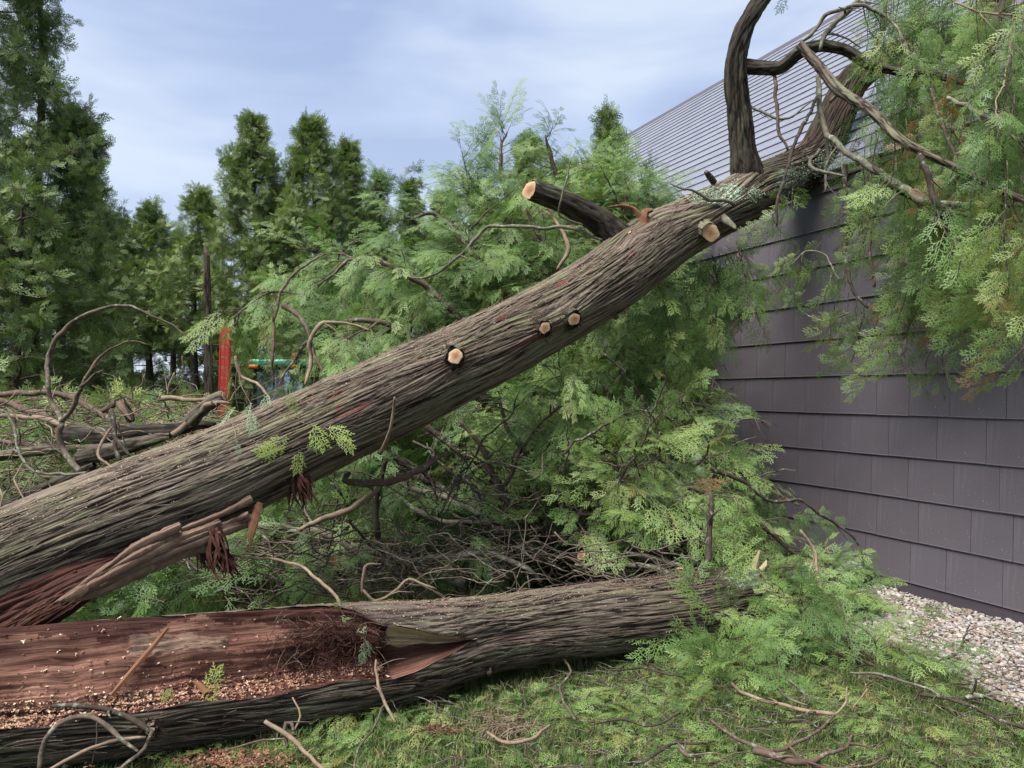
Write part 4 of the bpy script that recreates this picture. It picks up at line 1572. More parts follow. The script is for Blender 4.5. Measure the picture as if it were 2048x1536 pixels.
# drooping clump left of the hanging mass, in front of the wall
for x, y, d, ln in ((1575, 505, 5.85, .32), (1600, 500, 5.8, .42), (1625, 508, 5.8, .28), (1560, 510, 5.9, .2), (1660, 545, 5.7, .3), (1680, 560, 5.7, .25), (1645, 480, 5.8, .2),
                    (1690, 615, 5.6, .30), (1720, 620, 5.6, .4), (1755, 625, 5.6, .42), (1670, 622, 5.6, .22), (1790, 600, 5.5, .5), (1735, 600, 5.6, .35), (1820, 610, 5.5, .45), (1870, 620, 5.4, .42), (1900, 630, 5.3, .45),
                    (1560, 372, 5.8, .3), (1578, 385, 5.8, .25), (1590, 372, 5.8, .2), (2040, 560, 4.2, .38), (2030, 470, 4.2, .35), (2060, 620, 4.1, .3)):
    p0 = P(x, y, d); m = max(3, int(ln / .06)); path = [p0 + Vector((rg.uniform(-.02, .02) - .06 * j / m, rg.uniform(-.02, .02), -ln * j / m)) for j in range(m + 1)]
    tw.tube(path, .003, 4, n=m + 1)
    for j in range(m + 1):
        items.append(spray_item(path[j], (rg.choice((-1, 1)) * rg.uniform(.3, 1.0), rg.uniform(-.3, .3), -.7), rg, .60, rg.uniform(.4, .75) if x < 2000 else .93 - .2, .4, .8, zdir=(rg.uniform(-.5, .5), -1, rg.uniform(-.2, .5))))
# sprays hanging under the trunk, just left of the wall
for i in range(30):
    x = rg.uniform(1300, 1485); y = float(np.interp(x, [1300, 1500], [555, 450])) + rg.uniform(0, 120) * (1500 - x) / 200 + 20; d = rg.uniform(5.75, 6.7)
    p0 = P(x, y, d); ln = rg.uniform(.15, .5); m = max(3, int(ln / .07)); path = [p0 + Vector((rg.uniform(-.02, .02) + .1 * j / m, rg.uniform(-.03, .03), -ln * j / m)) for j in range(m + 1)]
    tw.tube(path, .003, 4, n=m + 1)
    for j in range(m + 1):
        items.append(spray_item(path[j], (rg.uniform(-.9, .9), rg.uniform(-.5, .3), -.6), rg, .8, rg.uniform(.3, .62), .5, .8, zdir=(rg.uniform(-.5, .5), -1, rg.uniform(-.2, .5))))
for x, y, d in ((1797, 600, 5.0), (1875, 600, 4.9), (1572, 572, 5.7), (1870, 440, 5.0), (1915, 445, 5.0), (1755, 518, 5.4), (1460, 470, 5.8), (1478, 500, 5.8)):
    items.append((tuple(P(x, y, d)), tuple(orient((rg.uniform(-.3, .3), -.1, -1), (0, -1, .2))), .35, 2, 1.0))
items.append((tuple(P(1570, -15, 5.2)), tuple(orient((-.25, 0, -1), (0, -1, .1))), .7, 0, .2))
finish_foliage(leaning, items, tw, M['twig_dark'], 300)

# lichen tufts on the trunk
mb = MB(); rg = random.Random(31)
for (ls, lt, kl, kw) in lich:
    for i in range(260):
        s = ls + rg.gauss(0, kl * .62); th = lt + rg.gauss(0, kw * .6) / .2
        c, d, t = at_s(LT, s, th, .012)
        a = d.orthogonal().normalized(); b = d.cross(a); r_ = rg.uniform(.004, .012)
        c = c + d * rg.uniform(-.004, .012)
        ring = [c + (a * math.cos(k * 1.256 + i) + b * math.sin(k * 1.256 + i)) * r_ * rg.uniform(.5, 1.2) + d * rg.uniform(-.002, .012) for k in range(5)]
        mb.add([c + d * .004] + ring, [(0, k + 1, (k + 1) % 5 + 1) for k in range(5)])
lm_ = simple('grey_green_lichen', (0.22, 0.265, 0.185), .95, .1, 0, .3, 40)
o = mb.build('lichen', lm_, leaning, smooth=False); o['kind'] = 'stuff'

# ---------------------------------------------------------------- the lying hollow trunk
log_px = [(-420, 1450, 290, 2.75), (-200, 1425, 285, 2.92), (0, 1394, 275, 3.15), (150, 1378, 266, 3.25), (300, 1362, 255, 3.35), (500, 1340, 233, 3.55), (700, 1317, 208, 3.75), (800, 1303, 192, 3.86), (870, 1292, 172, 3.94), (940, 1274, 150, 4.05),
          (1000, 1264, 138, 4.14), (1100, 1249, 134, 4.27), (1200, 1237, 134, 4.38), (1300, 1226, 132, 4.49), (1400, 1211, 130, 4.65), (1520, 1183, 106, 4.95), (1640, 1160, 80, 5.2), (1710, 1150, 52, 5.35), (1745, 1146, 16, 5.42)]
lpts = [P(x, y, d) for x, y, w, d in log_px]
lrad = [RW(w, d) for x, y, w, d in log_px]
log = empty('lying_cedar', G(650, 1420), 'split hollow cedar trunk lying along the lawn with red rotten heartwood exposed', 'fallen tree')
_, d2 = bark_tube('dry', lpts, lrad, M['bark'], log, nt=8, ds=.02)
bpy.data.objects.remove(_)
sx_ = [px_s(d2, v) for v in (-420, 0, 300, 520, 640, 700, 745, 800, 860, 895, 912, 1800)]
cc_ = [57, 57, 56, 52, 47, 36, 22, 19, 18, 17, 17, 17]
hw_ = [63, 63, 61, 57, 50, 40, 31, 25, 14, 4, .3, .3]


def opening(s):
    c = np.interp(s, sx_, cc_); h = np.interp(s, sx_, hw_)
    h = h + np.minimum(h * .12, 3.2) * (perlin(s * 3.1, 2.2, 1.1) + .6 * perlin(s * 9, 4.2, 1.7)) * 1.6
    return np.radians(c), np.radians(np.maximum(h, .25))


lk = []
for px, py, kr, kh in ((1352, 1152, .06, .015), (960, 1335, .05, .015), (318, 1442, .05, .02)):
    s_, th_ = find(d2, px, py); lk.append((s_, th_, kr, kh))


def log_sq(s, th):
    # the two stems of the fork: groove runs on from the slit; lower stem swells
    s0 = sx_[8]
    g = np.exp(-((th - 2 * math.pi - R(17)) ** 2) / .05) + np.exp(-((th - R(17)) ** 2) / .05)
    fade = np.clip((s - s0) / .12, 0, 1) * np.clip(1 - (s - s0 - .25) / .9, 0, 1)
    return 1 - .13 * g * fade


lich2 = []
for px, py, kl, kw in ((1450, 1160, .16, .1), (1580, 1150, .14, .09), (1680, 1140, .14, .09)):
    s_, th_ = find(d2, px, py); lich2.append((s_, th_, kl, kw))
bk, LL = bark_tube('bark', lpts, lrad, M['bark_log'], log, nt=420, ds=.014, cell=.023, amp=.015, along=.42, twist=.06, knots=lk, lump=.03, seed=9, opening=opening,
                   squash=log_sq, lichen=lich2)

def _sk(s, th):
    c_, h_ = opening(np.array([s])); return abs((th - c_[0] + math.pi) % (2 * math.pi) - math.pi) < h_[0] + .1


bark_strips(LL, 900, px_s(d2, -60), px_s(d2, 1450), R(20), R(60), log, 6, _sk)
cut_face(log, Vector(LL['q'][0]), -Vector(LL['t'][0]), float(LL['r'][0]) * .97, M['heart'], 'broken_end', 1.0, 3)
# heartwood inside the opening
n_ = LL['n']; i1 = int(sx_[10] / LL['L'] * (n_ - 1)) + 3
na = 110
s_ = np.linspace(0, LL['L'], n_)[:i1]
c_, h_ = opening(s_)
tb, tf = c_ + h_, c_ - h_
r_ = LL['r'][:i1] * .985
f_ = np.linspace(0, 1, na)
bx, by = r_ * np.cos(tb), r_ * np.sin(tb)
fx, fy = r_ * np.cos(tf), r_ * np.sin(tf)
X = bx[:, None] * (1 - f_) + fx[:, None] * f_
Y = by[:, None] * (1 - f_) + fy[:, None] * f_
nxn, nyn = np.cos(c_), np.sin(c_)
prof = np.interp(f_, [0, .05, .2, .42, .58, .68, .8, .93, 1], [0, .09, .22, .44, .60, .60, .42, .14, 0])
S_ = s_[:, None] * np.ones(na); FF = f_[None] * np.ones((len(s_), 1))
wlog = np.sin(h_)[:, None]
dep = prof[None] * r_[:, None] * (np.where(s_[:, None] > sx_[6], .95, .25) + .85 * wlog) * 1.12
lay = perlin(FF * 5.0 + .35 * perlin(S_ * 1.1, FF * 2, 3.3), S_ * .35, 6.1) * 2.2
lay = np.floor(lay * 2.6) / 2.6
dep = dep + lay * .034 * np.minimum(1, FF * 8) * np.minimum(1, (1 - FF) * 6)
dep = dep + np.where(S_ > sx_[6], .010, 0) * (perlin(FF * 9, S_ * 14, 4.4) + .7 * perlin(FF * 20, S_ * 40, 2.4)) * np.minimum(1, (1 - FF) * 8) * np.minimum(1, FF * 8)
dep = dep + .014 * perlin(FF * 18 + perlin(S_ * 1.4, 1.1, FF * 3), S_ * .9, 1.2) + .009 * perlin(FF * 46, S_ * 2, 5.2) + .012 * perlin(FF * 3, S_ * 5, 2.2)
# loose raised slab of pale wood
slab = np.clip(1 - np.abs((FF - .22 - .10 * (S_ - sx_[2]) + .05 * perlin(S_ * 6, 1.7, FF * 2)) / (.10 + .04 * perlin(S_ * 11, 8.8, 1))) ** 4, 0, 1) * np.clip((S_ - (sx_[2] - .10)) / .02, 0, 1) * np.clip(((sx_[2] + .38) - S_ - .15 * FF) / .03, 0, 1)
dep = dep - slab * .026
X = X - nxn[:, None] * dep; Y = Y - nyn[:, None] * dep
V = LL['q'][:i1, None] + X[..., None] * LL['e1'][:i1, None] + Y[..., None] * LL['e2'][:i1, None]
HV = V.copy()


def grid_obj(name, V, mats, matidx, parent, uu, vv):
    n0, n1 = V.shape[:2]
    idx = np.arange(n0 * n1).reshape(n0, n1)
    Fc = np.stack([idx[:-1, :-1], idx[1:, :-1], idx[1:, 1:], idx[:-1, 1:]], -1).reshape(-1, 4)
    v = V.reshape(-1, 3); org = v.mean(0)
    me = bpy.data.meshes.new(name)
    me.from_pydata((v - org).tolist(), [], Fc.tolist())
    for m in mats: me.materials.append(m)
    me.polygons.foreach_set('material_index', matidx.ravel().astype(np.int32))
    me.polygons.foreach_set('use_smooth', [True] * len(me.polygons))
    uvl = me.uv_layers.new(name='UVMap')
    uvl.data.foreach_set('uv', np.stack([uu.ravel()[Fc.ravel()], vv.ravel()[Fc.ravel()]], 1).astype(np.float32).ravel())
    me.update()
    o = bpy.data.objects.new(name, me); COL.objects.link(o); place(o, Vector(org), parent)
    return o


mi = np.zeros((len(s_), na), int)
slit = S_ > sx_[6] + .02
mi[(slab > .4)] = 1
mi[slit & (FF < .36 + .10 * perlin(S_ * 9, 1.1, 2.2))] = 2
mi[slit & (mi != 2)] = 3
mi[(FF < .10 + .10 * perlin(S_ * 4, 7.7, 1) + .06 * perlin(S_ * 15, 2.7, 1)) & ~slit] = 4
mi[(FF > .60 + .04 * perlin(S_ * 5, 3.3, 1)) & ~slit] = 4
grid_obj('heartwood', HV, [M['heart'], M['heart_pale'], M['sap'], M['heart'], M['red_rot']], mi[:-1, :-1], log, FF * .45, S_)


def heart_at(px, f):
    """surface point of the hollow at photograph x and profile position f"""
    i = int(np.clip(px_s(d2, px) / LL['L'] * (n_ - 1), 0, i1 - 1))
    return Vector(HV[i, int(f * (na - 1))])


# stubs on the lying trunk
for (px, py, r, ln, sd) in ((1352, 1154, .030, .05, 1), (318, 1440, .022, .05, 2), (960, 1335, .018, .03, 3)):
    s0, th0_ = find(LL, px, py)
    stub(log, LL, s0, th0_, r, ln, (0, -.1, .3), M['bark_log'], seed=sd + 20, shag=(sd != 1))
# splinter lying across the hollow
mb = MB()
a_, b_ = heart_at(243, .60) + Vector((0, -.03, .02)), heart_at(345, .12) + Vector((0, -.05, .03))
blade3(mb, [a_, (a_ * .6 + b_ * .4), (a_ * .2 + b_ * .8), b_], [.011, .014, .013, .007], .010, 3, nrm=(0, -1, .8), n=14)
o = build_uv(mb, 'wood_splinter', M['splinter'], None, b_ - a_)
tag(o, 'straight orange brown splinter leaning across the hollow of the lying trunk', 'splinter')
mb = MB()
a_, b_ = heart_at(418, .86) + Vector((0, -.02, .02)), heart_at(392, .70) + Vector((0, -.02, .05))
blade3(mb, [a_, (a_ + b_) / 2 + Vector((0, 0, .01)), b_], [.012, .012, .004], .008, 5, nrm=(0, -1, .5), n=10)
o = build_uv(mb, 'wood_chip', M['splinter'], None, b_ - a_)
tag(o, 'short orange chip of wood beside the bright green sprig in the hollow', 'wood chip')

# fibre nest and crumbs in the hollow
mb = MB(); rg = random.Random(41)
for i in range(950):
    px = min(765, max(470, rg.gauss(665, 55))); f0 = min(.85, max(.12, rg.gauss(.45, .17)))
    c = heart_at(px, f0)
    hgt = .10 * math.exp(-((px - 690) / 60) ** 2)
    c = c + Vector((0, -.02 - rg.uniform(0, 1) * hgt * 1.1, rg.uniform(0, 1) * hgt + .004))
    d = Vector((rg.gauss(0, 1), rg.gauss(0, .8), rg.gauss(0, .55))).normalized(); l = rg.uniform(.02, .10)
    k = Vector((rg.gauss(0, 1), rg.gauss(0, 1), rg.gauss(0, 1))) * l * .25
    mb.tube([c - d * l / 2, c + k, c + d * l / 2], [.0014, .0020, .0010], 3, n=4)
o = mb.build('rotten_fibre', M['red_rot'], log); o['kind'] = 'stuff'
mb = MB()
for i in range(60):
    px = rg.uniform(560, 770); c = heart_at(px, rg.uniform(.15, .7)) + Vector((0, -.06, rg.uniform(.02, .09)))
    d = Vector((rg.gauss(0, 1), rg.gauss(0, .6), rg.gauss(0, .6))).normalized(); l = rg.uniform(.08, .26)
    mb.tube([c - d * l / 2, c + Vector((0, 0, .02)), c + d * l / 2], [.0012, .0018, .001], 4, .02, .1, i, jitter=.03)
o = mb.build('rotten_twigs', M['twig_red'], log); o['kind'] = 'stuff'


def b_chip(seed):
    def f(mb):
        rg = random.Random(seed)
        for k in range(3):
            a = rg.uniform(0, 6.28); l = rg.uniform(.004, .010); w = l * rg.uniform(.2, .6)
            c = np.array([rg.uniform(-.008, .008), rg.uniform(-.008, .008), 0]) * (k > 0)
            dx, dy = math.cos(a), math.sin(a)
            mb.add([c + (dx * l, dy * l, .001), c + (-dy * w, dx * w, .002), c + (-dx * l, -dy * l, 0), c + (dy * w, -dx * w, .0005)], [(0, 1, 2, 3)])
    return f


chm = MT('wood_crumb', .85, .2)
oi = chm.new('ShaderNodeObjectInfo')
t_ = chm.math('ADD', chm.attr('tint', 'INSTANCER'), chm.math('MULTIPLY', chm.math('SUBTRACT', oi.outputs['Random'], .5), .5), True)
chm.color(chm.ramp(t_, [(0, (0.07, 0.026, 0.018)), (.35, (0.19, 0.085, 0.055)), (.6, (0.36, 0.20, 0.13)), (.85, (0.50, 0.38, 0.25)), (1, (0.62, 0.53, 0.38))]))
C_CHIP = make_collection('chip', [proto_mesh('wood_chip_bit', b_chip(80 + i), chm.m) for i in range(5)])
items = []
for i in range(9000):
    px = rg.uniform(-30, 760); f0 = rg.betavariate(6, 3.2) if rg.random() < .8 else rg.random()
    c = heart_at(px, f0)
    if f0 < .56 and rg.random() < .85: continue
    items.append((tuple(c + Vector((rg.uniform(-.01, .01), -.003, .004))), (rg.uniform(-.5, .5) + .5, rg.uniform(-.5, .5), rg.uniform(0, 6.28)), rg.uniform(.4, 1.2), rg.randrange(5), rg.uniform(.1, .95 if px < 330 else .75)))
scatter('wood_crumbs', C_CHIP, items, log)
items = []
for i in range(5200):
    s0 = rg.uniform(px_s(d2, 420), px_s(d2, 1500)); th = R(rg.gauss(95, 26))
    cth, chw = opening(np.array([s0]))
    if abs((th - cth[0] + math.pi) % (2 * math.pi) - math.pi) < chw[0]: continue
    c, d, t = at_s(LL, s0, th, .008)
    items.append((tuple(c), tuple(orient(t, d)), rg.uniform(.18, .5), rg.randrange(5), rg.uniform(.4, .9)))
scatter('sawdust', C_CHIP, items, log)
items = []
for i in range(5200):
    s0 = rg.uniform(px_s(dry, -40), px_s(dry, 1500)); th = R(rg.gauss(78, 34))
    c, d, t = at_s(LT, s0, th, .010)
    items.append((tuple(c), tuple(orient(t, d)), rg.uniform(.18, .5), rg.randrange(5), rg.uniform(.4, .9)))
scatter('sawdust', C_CHIP, items, leaning)


# ---------------------------------------------------------------- loose sprigs with a label each
_vm = {}


def variant(pk, key):
    if (pk, key) not in _vm:
        me = SPRAYS[pk].copy(); me.materials.clear(); me.materials.append(M[key]); _vm[(pk, key)] = me
    return _vm[(pk, key)]


def sprig(specs, label, cat='cedar sprig', group=None, stem=None, stem_mat='twig_tan'):
    root = empty('cedar_sprig', specs[0][0], label, cat, group)
    for (p, d, z, scl, pk, tint) in specs:
        o = bpy.data.objects.new('leaf_spray', variant(pk, 'leaf_silver' if 'silver' in label else 'leaf_light') if .6 <= tint < .97 else SPRAYS[pk]); COL.objects.link(o)
        place(o, Vector(p), root); o.rotation_euler = orient(d, z); o.scale = (scl,) * 3; o['tint'] = tint
    if stem:
        mb = MB(); mb.tube(stem, [.002, .0022, .0015] if len(stem) == 3 else .002, 5, .02, .1, 1)
        mb.build('stem', M[stem_mat], root)
    return root


sprig([(heart_at(430, .80) + Vector((-.03, -.03, .0)), (.25, -.1, .9), (0, -1, .3), .62, 1, .88), (heart_at(415, .86) + Vector((0, -.05, 0)), (.9, -.2, .45), (0, -1, .5), .45, 2, .88), (heart_at(412, .86) + Vector((0, -.05, 0)), (-.7, -.2, -.2), (0, -1, .5), .36, 0, .88)],
      'bright yellow green sprig standing in the red crumbs of the hollow trunk')
sprig([(heart_at(335, .80) + Vector((0, -.03, .01)), (.4, 0, .8), (0, -1, .5), .33, 0, .6), (heart_at(340, .8) + Vector((0, -.03, .01)), (.9, 0, .3), (0, -1, .5), .3, 2, .6)],
      'small dull green sprig in the hollow, left of the bright one')
sprig([(heart_at(205, .84) + Vector((0, -.03, .01)), (.9, 0, .3), (0, -.6, 1), .26, 2, .45)], 'tiny flattened sprig on red crumbs near the splinter foot')
sprig([(heart_at(37, .97) + Vector((0, -.05, .04)), (0, -.2, -.9), (0, -1, .2), .3, 0, .8)], 'pale sprig hanging over the split rim at the picture edge')
sprig([(P(730, 1275, 3.46), (.05, 0, -.9), (0, -1, .3), .42, 1, .84), (P(722, 1300, 3.46), (.1, 0, -.9), (0, -1, .3), .34, 0, .82), (P(712, 1265, 3.46), (.5, 0, .2), (0, -1, .3), .3, 2, .82)],
      'pale silvery green sprig draped over the nest of rotten fibre')
sprig([(P(672, 1225, 3.62), (.2, -.4, .7), (0, -1, .6), .4, 0, .55), (P(680, 1232, 3.6), (.7, -.5, -.1), (0, -1, .9), .35, 2, .55)], 'green sprig on the top edge of the lying trunk')


def on_lean(px, py, out=.03):
    s0, th = find(LT, px, py)
    return at_s(LT, s0, th, out)


sp = []
for px, py, dx, dz, scl, tn in ((505, 800, -.3, -.8, .55, .80), (530, 805, .3, -.9, .5, .78), (480, 830, -.5, -.6, .5, .82), (500, 850, .2, -.8, .45, .8)):
    c, d, t = on_lean(px, py, .075); sp.append((c, Vector((dx, -.35, dz)), d, scl * 1.35, 1 if scl > .5 else 0, tn))
sprig(sp, 'silvery blue green cedar sprig hanging over the top of the leaning trunk', stem=[P(570, 770, 4.1), P(540, 785, 4.05), P(505, 800, 3.98)])
sp = []
for px, py, dx, dz, scl, tn, pk in ((560, 880, -.6, -.7, .62, .62, 1), (545, 900, -.95, -.3, .55, .62, 0), (570, 905, .1, -.9, .5, .55, 0), (600, 860, .5, -.6, .6, .60, 1), (620, 868, .9, -.25, .55, .66, 1),
                                    (640, 880, .8, -.5, .5, .66, 0), (600, 880, .1, -.9, .45, .5, 2), (580, 850, -.1, .5, .45, .75, 0)):
    c, d, t = on_lean(px, py, .085); sp.append((c, Vector((dx, -.35, dz)), d, scl * 1.3, pk, tn + .08))
c0, c1, c2 = on_lean(545, 845, .05)[0], on_lean(575, 860, .06)[0], on_lean(640, 870, .06)[0]
sprig(sp, 'green cedar sprig spread across the face of the leaning trunk', stem=[c0, c1, c2])
sp = []
c, d, t = on_lean(463, 900, .04); sp.append((c, Vector((.3, -.1, -.7)), d, .32, 0, .66))
sprig(sp, 'small green sprig dangling on a thread of bark below the silvery one', stem=[on_lean(462, 850, .03)[0], on_lean(465, 880, .03)[0], c])
sprig([(P(676, 1115, 4.3), (0, -.1, -1), (0, -1, .2), .36, 2, 1.0), (P(668, 1108, 4.3), (-.2, -.1, -1), (0, -1, .2), .3, 0, 1.0), (P(684, 1108, 4.3), (.2, -.1, -1), (0, -1, .2), .3, 0, 1.0)],
      'dead orange brown sprig hanging in the shade under the leaning trunk', stem=[P(690, 1060, 4.32), P(684, 1085, 4.31), P(676, 1115, 4.3)], stem_mat='twig')


# ---------------------------------------------------------------- broken boughs behind and beneath the trunk
bough_n = 0


def bough(pl, label, n_sec=34, sec=.5, seed=1, mat='twig', tint=.42, droop=.35, size=.72, t0=.12, jitter=.03, spread=1.0, up=0.0, side=6, flat=None, bare=.1, parts=0, name='broken_bough', step=.055):
    rg = random.Random(seed * 13 + 5)
    root = empty(name, P(*pl[0][:3]), label, 'bough')
    mb = MB()
    q = mb.tube([P(x, y, d) for x, y, d, w in pl], [RW(w, d) for x, y, d, w in pl], 8, .04, .15, seed, jitter=jitter)
    mb.build('stem', M[mat], root)
    items = []; tw = MB()
    # stronger side branches, each its own part
    for i in range(side):
        k = int(len(q) * (t0 + (.8 - t0) * (i + rg.random() * .6) / max(1, side))); k = min(k, len(q) - 3)
        t = Vector(q[k + 1] - q[k]).normalized()
        rv = Vector((rg.gauss(0, 1), rg.gauss(0, .7), rg.gauss(0, .7) + up)); rv -= t * rv.dot(t); rv.normalize()
        l = sec * rg.uniform(1.1, 1.9); p = Vector(q[k]); path = [p]
        d = (t * .8 + rv).normalized()
        for j in range(5):
            d = (d + Vector((rg.uniform(-.2, .2), rg.uniform(-.2, .2), rg.uniform(-.15, .15) - droop * .12 + up * .15))).normalized(); path.append(path[-1] + d * l / 5)
        path = [Vector((v.x, v.y, max(v.z, .04))) for v in path]
        m2 = MB(); r0 = max(.005, RW(pl[len(pl) // 2][3], pl[0][2]) * .5)
        q2 = m2.tube(path, [r0, r0 * .85, r0 * .7, r0 * .5, r0 * .4, r0 * .2], 6, .05, .12, i + seed, jitter=.03)
        m2.build('side_branch', M[mat], root)
        grow(q2, rg, items, tw, max(3, int(n_sec * .28)), .2, sec * .75, droop, size, tint, .1, step, spread, flat, .5, up, True, bare)
    grow(q, rg, items, tw, n_sec, t0, sec, droop, size, tint, .1, step, spread, flat, .5, up, True, bare)
    finish_foliage(root, items, tw, M['twig'], parts)
    return root


